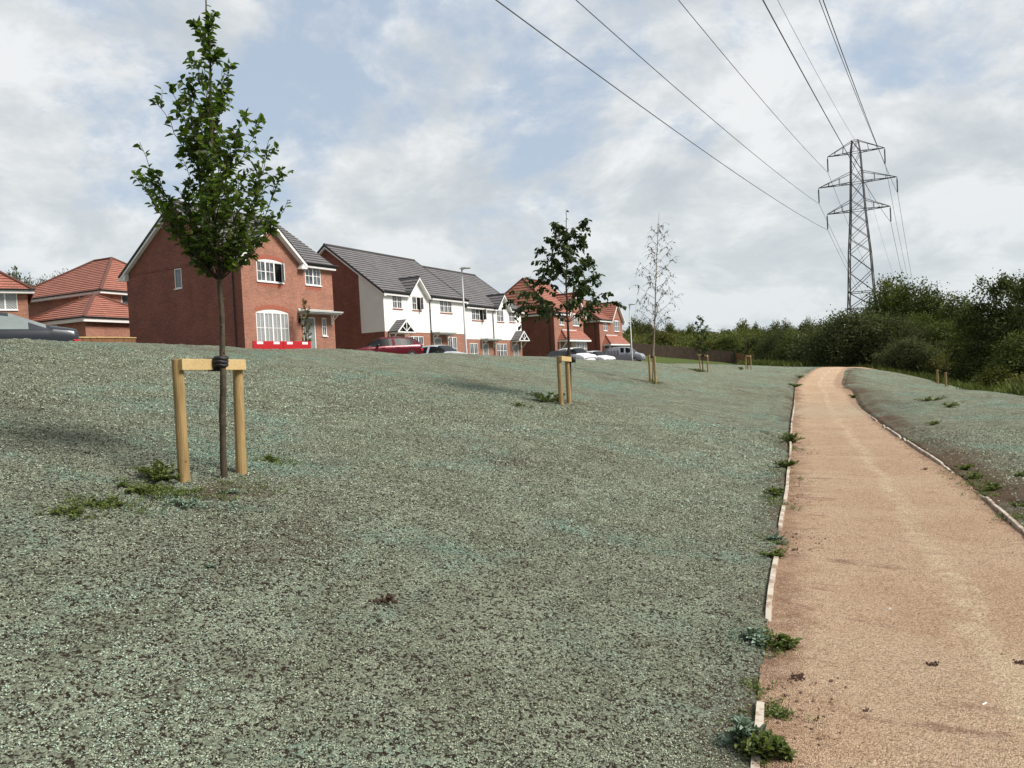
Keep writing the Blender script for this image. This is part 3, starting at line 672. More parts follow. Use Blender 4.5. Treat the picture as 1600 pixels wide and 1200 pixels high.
# ------------------------------------------------------------ detached brick house
def big_house():
    e = house('brick_house', (-13.93, 40.57), 30.33, 3.23, 'detached red brick house with grey roof and big front gable, nearest to the camera')
    L, W_, eh = 6.8, 9.81, 5.22; tn = .70; tg = .88; mb = MB()
    holes = [(1.06, 2.9, 3.95, 5.05), (4.6, 5.85, 4.0, 5.05), (.83, 3.13, .6, 2.25), (4.22, 5.2, 0, 2.12), (5.75, 6.12, 1.05, 2.12)]
    wall_rect(mb, (0, 0, 0), X_, L, -1.2, eh, holes, -Y_)
    gx0, gx1, gz = .0, 4.2, 5.22; gm = 2.1; ga = gz+gm*tg
    mb.prism([(gx0, 0.0, eh), (gx1, 0, eh), (gm, 0, ga)], (0, .1, 0))
    wall_rect(mb, (L, 0, 0), Y_, W_, -1.2, eh, [], X_); wall_rect(mb, (L, W_, 0), -X_, L, -1.2, eh, [], Y_)
    mb.prism([(L, 0, eh), (L, W_, eh), (L, W_/2, eh+W_/2*tn)], (-.1, 0, 0))
    mb.build('wall', M['brick'], e)
    sb = MB(); wall_rect(sb, (0, W_, 0), -Y_, W_, -1.2, eh, [(W_-5.42, W_-4.82, 3.98, 5.08)], -X_)
    # upper part of the gable end, standing 20 mm out over a projecting course
    sb.prism([(-.02, -.0, eh), (-.02, W_, eh), (-.02, W_/2, eh+W_/2*tn)], (.1, 0, 0)); sb.box(-.035, -.003, .3, W_-.3, eh-.10, eh-.02); sb.build('gable_wall', M['brick_shaded'], e)
    # red soldier courses over the openings
    a = MB()
    for (x0, x1, z_, rise_) in ((1.0, 2.96, 5.08, .10), (.77, 3.19, 2.3, .17)):
        n = 18; P = [(x0+(x1-x0)*i/n, z_+rise_*(1-(2*i/n-1)**2)) for i in range(n+1)]
        for i in range(n):
            p, q_ = P[i], P[i+1]; a.obox((p[0]+.012, -.006, p[1]), (q_[0]-p[0]-.012, 0, q_[1]-p[1]), (0, 0, .22), (0, .05, 0))
        a.cut()
    for i in range(20): a.box(4.62+i*.062, 4.67+i*.062, -.006, .04, 3.72, 3.93)
    a.cut()
    for i in range(28): a.box(1.06+i*.0655, 1.115+i*.0655, -.006, .04, 3.68, 3.88)
    a.build_each('brick_header', M['brick_arch'], e)
    sl = MB(); up = Vector((0, W_/2+.3, (W_/2+.3)*tn)); LS = up.length
    zf = eh-.3*tn+.09
    slope(sl, (4.35, -.3, zf), X_, (0, 1, tn), [(0, 0), (L+.15-4.35, 0), (L+.15-4.35, LS), (0, LS)])
    off_ = .45*math.hypot(1, tn)
    slope(sl, (-.28, -.3, zf), X_, (0, 1, tn), [(0, off_), (4.63, off_), (4.63, LS), (0, LS)])
    slope(sl, (L+.15, W_+.3, zf), -X_, (0, -1, tn), [(0, 0), (L+.43, 0), (L+.43, LS), (0, LS)])
    # front gable roof
    zr = ga+.14; ex = gm+.28; ze = zr-ex*tg; hl = math.hypot(ex, ex*tg); yv = (zr-zf)/tn-.3
    slope(sl, (gm+ex, -.3, ze), Y_, (-ex, 0, ex*tg), [(0, 0), (.35, 0), (yv+.3, hl), (0, hl)])
    slope(sl, (gm-ex, -.3, ze), Y_, (ex, 0, ex*tg), [(0, 0), (.35, 0), (yv+.3, hl), (0, hl)])
    rf = sl.build('roof', M['tile_grey'], e)
    rg = MB(); rg.tube([(-.28, W_/2, zf+(W_/2+.3)*tn+.03), (L+.15, W_/2, zf+(W_/2+.3)*tn+.03)], .10, 8); rg.tube([(gm, -.3, zr+.03), (gm, yv, zr+.03)], .10, 8); rg.build('ridge_tiles', M['tile_grey'], rf)
    b = MB(); dn = .24
    for sg in (1, -1):   # side gable verge boards
        y0 = -.34 if sg > 0 else W_+.34; a0 = Vector((-.28, y0, zf-.02)); a1 = Vector((-.28, W_/2, zf+(W_/2+.3)*tn-.0)); b.obox(a0, a1-a0, (0, 0, -dn), (.03, 0, 0))
        b.prism([(-.25, y0, zf-.02), (-.25, y0, zf-.24), (-.25, y0+sg*.55, zf-.26), (-.25, y0+sg*.55, zf+.45)], (.25, 0, 0))
        c0 = Vector((gm+sg*(ex+.02), -.32, ze-.02)); c1 = Vector((gm, -.32, zr-.01)); b.obox(c0, c1-c0, (0, 0, -.22), (0, -.03, 0))
        b.obox(c0+Vector((0, .03, -.12)), c1-c0, (0, 0, -.10), (0, .27, 0))
        b.obox(Vector((-.25, y0, zf-.14)), a1-a0, (0, 0, -.08), (.22, 0, 0))
    b.prism([(4.16, -.33, ze-.02), (4.5, -.33, ze-.02), (4.5, -.33, ze-.28), (4.02, -.33, ze-.28)], (0, .32, 0))
    b.prism([(-.3, -.33, ze+.02), (.04, -.33, ze+.02+.2), (.18, -.33, ze-.28), (-.3, -.33, ze-.28)], (0, .32, 0))
    b.box(4.5, L+.1, -.27, -.24, eh-.26, eh-.02); b.box(4.5, L+.1, -.24, 0, eh-.26, eh-.23); b.build('bargeboard', M['fascia'], e)
    dk = MB()
    for sg in (1, -1):
        y0 = -.34 if sg > 0 else W_+.34; a0 = Vector((-.31, y0, zf+.05)); a1 = Vector((-.31, W_/2, zf+(W_/2+.34)*tn+.05)); dk.obox(a0, a1-a0, (0, 0, -.09), (.06, 0, 0))
        c0 = Vector((gm+sg*(ex+.03), -.36, ze+.04)); c1 = Vector((gm, -.36, zr+.05)); dk.obox(c0, c1-c0, (0, 0, -.08), (0, .05, 0))
    dk.build('verge_trim', M['black'], rf)
    g = MB(); gutter(g, (4.4, -.34, eh-.02), (L+.2, -.34, eh-.02)); g.build('gutter', M['black'], e)
    downpipe(e, L, .35, eh-.03, X_, .12); downpipe(e, 0, .62, eh-.3, -X_, .12)
    window(e, (1.06, 0, 3.95), X_, -Y_, 1.84, 1.10, 3, open_i=2, arch=.12); window(e, (4.6, 0, 4.0), X_, -Y_, 1.25, 1.05, 2)
    window(e, (.83, 0, .6), X_, -Y_, 2.3, 1.65, 4, arch=.17, mat='net', transom=False); window(e, (5.75, 0, 1.05), X_, -Y_, .37, 1.07, 1)
    window(e, (0, 5.42, 3.98), -Y_, -X_, .6, 1.10, 1, bars=False, doorlike=True)
    door(e, (4.22, 0, 0), X_, -Y_, .98, 2.12)
    flat_porch(e, 3.85, 6.75, 2.35, .8)
    # wall lantern beside the door
    m = MB(); m.box(3.9, 3.98, -.10, 0, 1.75, 1.95); m.prism([(3.87, -.13, 1.95), (4.01, -.13, 1.95), (3.94, -.13, 2.05)], (0, .12, 0)); m.build('wall_light', M['black'], e)
    return e
big_house()

# ------------------------------------------------------------ white rendered terrace: four houses
RTH = 27.94
def terrace(C_, z0, x_shift, L, label, dormer, wins, gwins, dr, porch, ends, pipe, W_=9.33):
    t_ = math.radians(RTH); e = house('terraced_house', (C_[0]+math.sin(t_)*x_shift, C_[1]+math.cos(t_)*x_shift), RTH, z0, label, 'white rendered terraced houses')
    eh, tn = 5.15, .76; rb = 2.47
    holes = [(x, x+w, z_, z_+h) for (x, z_, w, h, *_) in wins+gwins]+[(dr, dr+.98, 0, 2.15)]
    b = MB(); wall_rect(b, (0, 0, 0), X_, L, -1.2, rb, [h for h in holes if h[2] < rb], -Y_)
    if 0 in ends:
        sw = MB(); wall_rect(sw, (0, W_, 0), -Y_, W_-1.95, -1.2, eh, [], -X_); wall_rect(sw, (0, 1.95, 0), -Y_, 1.95, -1.2, rb, [], -X_)
        sw.prism([(0, W_, eh), (0, W_/2, eh+W_/2*tn), (0, 1.95, eh+1.95*tn), (0, 1.95, eh)], (.1, 0, 0)); sw.build('side_wall', M['brick_shaded'], e)
    if 1 in ends: wall_rect(b, (L, 0, 0), Y_, W_, -1.2, eh, [], X_); b.prism([(L, 0, eh), (L, W_, eh), (L, W_/2, eh+W_/2*tn)], (-.1, 0, 0))
    b.build('wall', M['brick'], e); b = MB(); wall_rect(b, (L, W_, 0), -X_, L, -1.2, eh, [], Y_); b.build('rear_wall', M['brick'], e)
    r = MB(); wall_rect(r, (0, -.025, 0), X_, L, rb, eh, [h for h in holes if h[2] > rb], -Y_, .12); r.box(0, L, -.024, 0, rb-.004, rb)
    if 0 in ends:
        wall_rect(r, (-.025, 1.95, 0), -Y_, 1.975, rb, eh, [], -X_); r.prism([(-.025, -.0, eh), (-.025, 1.95, eh), (-.025, 1.95, eh+1.95*tn)], (.02, 0, 0))
        r.box(-.05, -.02, .75, .9, 4.3, 4.45)
    if 1 in ends: r.box(L-.05, L+.025, -.024, .3, rb, eh)
    if dormer is not None:
        dm, dh = dormer; da = eh+dh*1.05; r.prism([(dm-dh, -.025, eh), (dm+dh, -.025, eh), (dm, -.025, da)], (0, .1, 0))
    r.build('rendered_wall', M['render'], e)
    s = MB(); x0 = -.22 if 0 in ends else 0; x1 = L+.22 if 1 in ends else L; zf = eh-.3*tn+.14; LS = math.hypot(W_/2+.3, (W_/2+.3)*tn); q_ = math.hypot(1, tn)
    if dormer is not None:
        dm, dh = dormer; ex = dh+.16; k = .5*q_
        if dm-ex > x0+.05: slope(s, (x0, -.3, zf), X_, (0, 1, tn), [(0, 0), (dm-ex-x0, 0), (dm-ex-x0, LS), (0, LS)])
        if x1 > dm+ex+.05: slope(s, (dm+ex, -.3, zf), X_, (0, 1, tn), [(0, 0), (x1-dm-ex, 0), (x1-dm-ex, LS), (0, LS)])
        slope(s, (dm-ex, -.3, zf), X_, (0, 1, tn), [(0, .5*q_), (2*ex, .5*q_), (2*ex, LS), (0, LS)])
        zr = da+.12; ze = zr-ex*1.05; hl = ex*math.hypot(1, 1.05); yv = (zr-zf)/tn-.3; yb = (ze-zf)/tn-.3
        slope(s, (dm+ex, -.28, ze), Y_, (-ex, 0, ex*1.05), [(0, 0), (max(yb, 0)+.3, 0), (yv+.28, hl), (0, hl)]); slope(s, (dm-ex, -.28, ze), Y_, (ex, 0, ex*1.05), [(0, 0), (max(yb, 0)+.3, 0), (yv+.28, hl), (0, hl)])
    else: slope(s, (x0, -.3, zf), X_, (0, 1, tn), [(0, 0), (x1-x0, 0), (x1-x0, LS), (0, LS)])
    slope(s, (x1, W_+.3, zf), -X_, (0, -1, tn), [(0, 0), (x1-x0, 0), (x1-x0, LS), (0, LS)])
    rf = s.build('roof', M['tile_grey'], e)
    rg = MB(); rz = zf+(W_/2+.3)*tn+.02; rg.tube([(x0, W_/2, rz), (x1, W_/2, rz)], .10, 8)
    if dormer is not None: rg.tube([(dm, -.28, zr+.02), (dm, yv, zr+.02)], .08, 8)
    for en in ends:
        xx = -.25 if en == 0 else L+.21
        for sg in (1, -1):
            y0 = -.34 if sg > 0 else W_+.34; a0 = Vector((xx, y0, zf+.05)); rg.obox(a0, Vector((xx, W_/2, rz+.04))-a0, (0, 0, -.10), (.05, 0, 0))
    if dormer is not None:
        for sg in (1, -1): c0 = Vector((dm+sg*(ex+.02), -.33, ze+.04)); rg.obox(c0, Vector((dm, -.33, zr+.04))-c0, (0, 0, -.08), (0, .05, 0))
    rg.build('ridge_tiles', M['black'] if False else M['tile_grey'], rf)
    f = MB()
    segs = [(x0+.05, x1-.02)] if dormer is None else [(x0+.05, dm-ex), (dm+ex, x1-.02)]
    for a_, c_ in segs:
        if c_-a_ > .1: f.box(a_, c_, -.27, -.24, eh-.24, eh); f.box(a_, c_, -.24, -.026, eh-.24, eh-.21)
    if dormer is not None:
        for sg in (1, -1):
            c0 = Vector((dm+sg*(ex+.01), -.30, ze-.03)); f.obox(c0, Vector((dm, -.30, zr-.03))-c0, (0, 0, -.17), (0, -.03, 0)); f.obox(c0+Vector((0, .0, -.10)), Vector((dm, -.30, zr-.03))-c0, (0, 0, -.07), (0, .27, 0))
    for en in ends:
        xx = -.21 if en == 0 else L+.18
        for sg in (1, -1):
            y0 = -.30 if sg > 0 else W_+.3; a0 = Vector((xx, y0, zf-.02)); d_ = Vector((xx, W_/2, rz-.03))-a0; f.obox(a0, d_, (0, 0, -.22), (.03, 0, 0)); f.obox(a0+Vector((.03 if en == 0 else -.18, 0, -.14)), d_, (0, 0, -.06), (.18, 0, 0))
    f.build('bargeboard', M['fascia'], e)
    g = MB()
    for a_, c_ in segs:
        if c_-a_ > .1: gutter(g, (a_, -.34, eh+.02), (c_+.02, -.34, eh+.02)); g.cut()
    g.build_each('gutter', M['black'], e)
    for px_ in pipe: downpipe(e, px_, -.025, eh, -Y_, .3)
    for (x, z_, w, h, n_, op) in wins: window(e, (x, -.025, z_), X_, -Y_, w, h, n_, open_i=op, setback=.07, sill_mat='brick_arch')
    for (x, z_, w, h, n_, *_) in gwins: window(e, (x, 0, z_), X_, -Y_, w, h, n_)
    door(e, (dr, 0, 0), X_, -Y_, .98, 2.15)
    if porch == 'gable': gable_porch(e, dr+.49, 1.75)
    else: flat_porch(e, dr-.35, dr+2.0, 2.42, .75)
    return e
RC = (-8.38, 51.89)
terrace(RC, 2.26, 0, 5.55, 'white end terrace house with brick and render side wall, just right of the detached house', (4.02, 1.12), [(1.02, 4.08, 1.1, .97, 2, None), (3.35, 4.08, 1.1, .97, 2, 1)], [(2.75, 1.05, 1.8, 1.15, 3)], .85, 'gable', (0,), (5.5,))
terrace(RC, 2.26, 5.55, 4.9, 'white mid terrace house with closed three-light upstairs window, left of the roof step', None, [(1.4, 4.05, 1.65, 1.0, 3, None)], [(2.35, .5, 1.2, 1.72, 2)], .4, 'flat', (1,), ())
terrace(RC, 1.87, 10.45, 4.55, 'white mid terrace house with open upstairs window, directly behind the thin lamp column', None, [(1.1, 4.03, 1.9, 1.0, 3, 2)], [(.6, .5, 1.25, 1.65, 2)], 2.65, 'flat', (), (4.5,))
terrace(RC, 1.87, 15.0, 5.2, 'white end terrace house beside the red-roofed houses, gable at left and porch at right', (1.75, 1.08), [(.75, 4.03, 1.2, 1.0, 2, None), (2.95, 4.08, 1.1, .97, 2, None)], [(.45, .95, 1.85, 1.2, 3)], 3.55, 'gable', (1,), ())

# ------------------------------------------------------------ two red houses with terracotta roofs
def hip(m, x0, x1, y0, y1, ze, tn, tile_faces='FBLR'):
    """hipped roof over a rectangle, ridge along the longer side"""
    w, d = x1-x0, y1-y0; q_ = math.hypot(1, tn); h = min(w, d)/2
    def face(P0, U_, V_, n_, long_):
        top = [(n_-h, h*q_), (h, h*q_)] if long_ else [(h, h*q_)]; slope(m, P0, U_, V_, [(0, 0), (n_, 0)]+top)
    face((x0, y0, ze), X_, (0, 1, tn), w, w > d); face((x1, y1, ze), -X_, (0, -1, tn), w, w > d); face((x0, y1, ze), -Y_, (1, 0, tn), d, d > w); face((x1, y0, ze), Y_, (-1, 0, tn), d, d > w)
    return h*tn
def hip_edges(x0, x1, y0, y1, ze, tn, r=.09):
    m = MB(); w, d = x1-x0, y1-y0; h = min(w, d)/2; zr = ze+h*tn+.03; z_ = ze+.03
    A = (x0+h, y0+h, zr); B = (x1-h, y1-h, zr)
    if w > d: a, b_ = (x0+h, (y0+y1)/2, zr), (x1-h, (y0+y1)/2, zr); prs = [((x0, y0, z_), a), ((x0, y1, z_), a), ((x1, y0, z_), b_), ((x1, y1, z_), b_)]
    else: a, b_ = ((x0+x1)/2, y0+h, zr), ((x0+x1)/2, y1-h, zr); prs = [((x0, y0, z_), a), ((x1, y0, z_), a), ((x0, y1, z_), b_), ((x1, y1, z_), b_)]
    for p in prs+[(a, b_)]:
        if (Vector(p[0])-Vector(p[1])).length > .1: m.tube(p, r, 8)
    return m
def red_house(C_, z0, label, tn=.86, hx=2.3):
    e = house('brick_house', C_, 29.5, z0, label); L, W_, eh = 7.0, 8.6, 4.95; b = MB()
    holes = [(1.2, 2.3, 3.75, 4.85), (4.4, 6.05, 3.75, 4.95), (2.2, 3.15, 0, 2.1), (4.0, 6.2, .6, 1.95)]
    wall_rect(b, (0, 0, 0), X_, L, -1.2, eh, holes, -Y_); wall_rect(b, (L, 0, 0), Y_, W_, -1.2, eh, [], X_); wall_rect(b, (L, W_, 0), -X_, L, -1.2, eh, [], Y_)
    gm, gh = 5.25, 2.0; tn2 = 1.12; b.prism([(gm-1.85, 0, eh), (gm+1.85, 0, eh), (gm, 0, eh+1.85*tn2)], (0, .1, 0)); b.build('wall', M['brick'], e)
    sb = MB(); wall_rect(sb, (0, W_, 0), -Y_, W_, -1.2, eh, [], -X_); sb.build('side_wall', M['brick_shaded'], e)
    ze = eh-.02; s = MB(); q_ = math.hypot(1, tn); D = W_/2+.3; xl, xr = -.3, L+.3
    # hip at the left, gable at the right; front eave stops at the front gable
    zr0 = ze+D*tn
    slope(s, (xl, -.3, ze), X_, (0, 1, tn), [(0, 0), (gm-1.95-xl, 0), (gm-1.95-xl, D*q_), (hx, D*q_)])
    slope(s, (gm-1.95, -.3, ze), X_, (0, 1, tn), [(0, .5*q_), (xr-gm+1.95, .5*q_), (xr-gm+1.95, D*q_), (0, D*q_)])
    slope(s, (xr, W_+.3, ze), -X_, (0, -1, tn), [(0, 0), (xr-xl, 0), (xr-xl-hx, D*q_), (0, D*q_)])
    vh = Vector((hx, 0, zr0-ze)); slope(s, (xl, W_+.3, ze), -Y_, vh, [(0, 0), (2*D, 0), (D, vh.length)])
    zr = eh+1.85*tn2+.14; ex = 2.1; zee = zr-ex*tn2; hl = ex*math.hypot(1, tn2); yv = (zr-ze)/tn-.3
    slope(s, (gm+ex, -.3, zee), Y_, (-ex, 0, ex*tn2), [(0, 0), (.6, 0), (yv+.3, hl), (0, hl)]); slope(s, (gm-ex, -.3, zee), Y_, (ex, 0, ex*tn2), [(0, 0), (.35, 0), (yv+.3, hl), (0, hl)])
    rf = s.build('roof', M['tile_red'], e)
    g = MB(); P = Vector((xl+hx, W_/2, zr0+.03)); g.tube([(xl, -.3, ze+.04), P], .09, 8); g.tube([(xl, W_+.3, ze+.04), P], .09, 8); g.tube([P, (xr, W_/2, zr0+.03)], .09, 8); g.tube([(gm, -.3, zr+.03), (gm, yv, zr+.03)], .09, 8); g.build('ridge_tiles', M['tile_red'], rf)
    f = MB(); f.box(xl, gm-ex, -.27, -.24, ze-.22, ze+.02); f.box(xl, gm-ex, -.24, 0, ze-.22, ze-.19); f.box(xl, xl+.03, -.24, W_+.2, ze-.22, ze+.02); f.box(xl+.03, -.001, -.24, W_+.2, ze-.22, ze-.19)
    for sg in (1, -1):
        c0 = Vector((gm+sg*(ex+.01), -.30, zee-.02)); d_ = Vector((gm, -.30, zr-.02))-c0; f.obox(c0, d_, (0, 0, -.2), (0, -.03, 0)); f.obox(c0+Vector((0, 0, -.12)), d_, (0, 0, -.07), (0, .3, 0))
    f.box(gm+ex-.35, gm+ex, -.30, 0, zee-.26, zee-.02); f.build('bargeboard', M['white'], e)
    gg = MB(); gutter(gg, (xl, -.33, ze+.03), (gm-ex, -.33, ze+.03)); gutter(gg, (xl-.06, -.3, ze+.03), (xl-.06, W_+.3, ze+.03)); gg.build('gutter', M['black'], e); downpipe(e, 0, .5, ze, -X_, .3)
    window(e, (1.2, 0, 3.75), X_, -Y_, 1.1, 1.1, 2); window(e, (4.4, 0, 3.75), X_, -Y_, 1.65, 1.2, 3, arch=.1); door(e, (2.2, 0, 0), X_, -Y_, .95, 2.1)
    a = MB()
    for i in range(25): a.box(4.4+i*.066, 4.455+i*.066, -.006, .04, 3.48, 3.68)
    a.cut()
    for i in range(25): a.box(4.4+i*.066, 4.455+i*.066, -.006, .04, 5.08, 5.24)
    a.build_each('brick_header', M['brick_arch'], e)
    # shallow bay with lean-to tiled roof that runs on over the door
    bay = MB(); bay.box(3.75, 6.45, -.6, 0, -1.2, .62); bb = bay.build('bay_base', M['brick'], e)
    window(e, (3.8, -.6, .62), X_, -Y_, 2.6, 1.42, 4, sill=True); c2_ = MB(); c2_.box(3.8, 3.9, -.55, 0, .62, 2.04); c2_.cut(); c2_.box(6.3, 6.4, -.55, 0, .62, 2.04); c2_.build_each('bay_frame', M['white'], bb)
    pr = empty('porch_canopy', (0, 0, 2.1)); pr.parent = e; m = MB(); p = 1.0; v = Vector((0, p, 1.0)); wl = 6.0
    slope(m, (.65, -p, .12), X_, v, [(0, 0), (wl, 0), (wl, v.length), (1.0, v.length)], .28, .03, .05); vl = Vector((1.0, 0, 1.0)); slope(m, (.65, 0, .12), -Y_, vl, [(0, 0), (p, 0), (0, vl.length)], .28, .03, .05)
    m.build('porch_roof', M['tile_red'], pr); m = MB(); m.tube([(.65, -p, .15), (1.65, 0, 1.15)], .06, 6); m.build('hip_tiles', M['tile_red'], pr)
    m = MB(); m.box(.66, .65+wl, -p-.02, -p+.02, -.06, .10); m.box(.66, .70, -p+.02, 0, -.06, .10); m.box(.7, .65+wl, -p+.02, 0, -.05, -.02); m.box(.95, 1.05, -.08, 0, -1.1, -.06)
    m.tube([(1.0, -.05, -1.0), (1.0, -.3, -.7), (1.0, -.85, -.1)], .05, 5); m.box(1.8, 5.2, -.03, 0, 1.12, 1.2); m.build('bargeboard', M['white'], pr)
    return e
red_house((4.45, 76), 2.24, 'brick house with terracotta roof behind the leafy staked tree, next to the white terrace')
t_ = math.radians(29.5); red_house((4.45+11.4*math.sin(t_), 76+11.4*math.cos(t_)), 1.88, 'brick house with terracotta roof farthest along the road, beside the van', .62, 2.6)

# ------------------------------------------------------------ houses far left
def back_house():
    th = 25; e = house('brick_house', (-28.9, 55), th, 3.9, 'brick house with hipped orange roof and lower hipped wing behind the short brown fence'); L, W_, eh = 9.0, 11.0, 4.95
    b = MB(); hl = [(1.6, 3.0, 3.75, 4.8)]; wall_rect(b, (0, 0, 0), X_, L, -1.2, eh, hl, -Y_); wall_rect(b, (L, 0, 0), Y_, W_, -1.2, eh, [], X_); wall_rect(b, (L, W_, 0), -X_, L, -1.2, eh, [], Y_); wall_rect(b, (0, W_, 0), -Y_, W_, -1.2, eh, [(8.6, 9.2, 4.3, 4.85)], -X_)
    b.cut(); b.box(-5.0, 1.0, -4.9, 1.1, -1.2, 2.4); b.build_each('wall', M['brick'], e)
    m = MB(); tn = .68; hip(m, -.35, L+.35, -.35, W_+.35, eh, tn); rf = m.build('roof', M['tile_red'], e); hip_edges(-.35, L+.35, -.35, W_+.35, eh, tn, .11).build('ridge_tiles', M['tile_red'], rf)
    m = MB(); tn2 = .58; hip(m, -5.3, 1.3, -5.2, 1.4, 2.45, tn2); r2 = m.build('wing_roof', M['tile_red'], e); hip_edges(-5.3, 1.3, -5.2, 1.4, 2.45, tn2, .10).build('ridge_tiles', M['tile_red'], r2)
    f = MB(); f.box(-.35, L+.35, -.37, -.33, eh-.2, eh+.02); f.box(-.37, -.33, -.33, W_+.35, eh-.2, eh+.02); f.box(-.33, 0, -.33, W_, eh-.2, eh-.17); f.box(0, L, -.33, 0, eh-.2, eh-.17); f.cut(); f.box(-5.3, 1.3, -5.23, -5.19, 2.2, 2.47); f.box(-5.33, -5.29, -5.19, 1.4, 2.2, 2.47); f.build_each('bargeboard', M['fascia'], e)
    g = MB(); gutter(g, (-.42, -.4, eh+.03), (-.42, W_+.4, eh+.03)); gutter(g, (-.42, -.42, eh+.03), (L+.4, -.42, eh+.03)); g.cut(); gutter(g, (-5.38, -5.25, 2.48), (-5.38, 1.4, 2.48)); gutter(g, (-5.35, -5.28, 2.48), (1.3, -5.28, 2.48)); g.build_each('gutter', M['black'], e)
    downpipe(e, 0, W_-.3, eh, -X_, .35)
    window(e, (1.6, 0, 3.75), X_, -Y_, 1.4, 1.05, 2, bars=False, doorlike=True); window(e, (0, 2.4, 4.3), -Y_, -X_, .6, .55, 1, bars=False, doorlike=True)
    window(e, (-5.0, -1.2, 1.1), -Y_, -X_, 1.1, 1.1, 1, bars=False, doorlike=True, setback=-.02)
back_house()
def left_house():
    th = 56; X = np.array([math.sin(math.radians(th)), math.cos(math.radians(th))]); R = np.array([-30.15, 48.5]); L = 9.0; C_ = R-X*L
    e = house('brick_house', tuple(C_), th, 3.3, 'brick house with hipped orange roof and curtained window above the dark grey car'); W_, eh = 8.0, 4.95
    b = MB(); wall_rect(b, (0, 0, 0), X_, L, -1.2, eh, [(L-1.85, L-.55, 3.75, 4.8)], -Y_); wall_rect(b, (L, 0, 0), Y_, W_, -1.2, eh, [], X_); wall_rect(b, (L, W_, 0), -X_, L, -1.2, eh, [], Y_); wall_rect(b, (0, W_, 0), -Y_, W_, -1.2, eh, [], -X_); b.build('wall', M['brick'], e)
    m = MB(); tn = .75; hip(m, -.35, L+.35, -.35, W_+.35, eh, tn); rf = m.build('roof', M['tile_red'], e); hip_edges(-.35, L+.35, -.35, W_+.35, eh, tn, .11).build('ridge_tiles', M['tile_red'], rf)
    f = MB(); f.box(-.35, L+.35, -.37, -.33, eh-.2, eh+.02); f.box(L+.33, L+.37, -.33, W_+.35, eh-.2, eh+.02); f.box(0, L+.3, -.33, 0, eh-.2, eh-.17); f.build('bargeboard', M['fascia'], e)
    g = MB(); gutter(g, (-.4, -.42, eh+.03), (L+.4, -.42, eh+.03)); g.build('gutter', M['black'], e)
    window(e, (L-1.85, 0, 3.75), X_, -Y_, 1.3, 1.05, 2, bars=False, doorlike=True, mat='net')
left_house()
def grey_house():
    e = empty('grey_gabled_house', (-48, 78, 4.6), math.radians(40), 'grey clad gabled house far behind, in the gap between the two orange roofs', 'house')
    b = MB(); b.box(0, 8, 0, 9, -2, 5); b.prism([(0, 0, 5), (0, 9, 5), (0, 4.5, 8)], (8, 0, 0)); b.build('wall', plain('grey_cladding', (.24, .25, .26), .8), e)
    m = MB(); tn = .667; q_ = math.hypot(1, tn); slope(m, (-.2, -.3, 4.85), X_, (0, 1, tn), [(0, 0), (8.4, 0), (8.4, 4.8*q_), (0, 4.8*q_)]); slope(m, (8.2, 9.3, 4.85), -X_, (0, -1, tn), [(0, 0), (8.4, 0), (8.4, 4.8*q_), (0, 4.8*q_)]); m.build('roof', M['tile_grey'], e)
    window(e, (0, 6, 2.9), -Y_, -X_, 1.2, 1.1, 2, bars=False, doorlike=True)
grey_house()

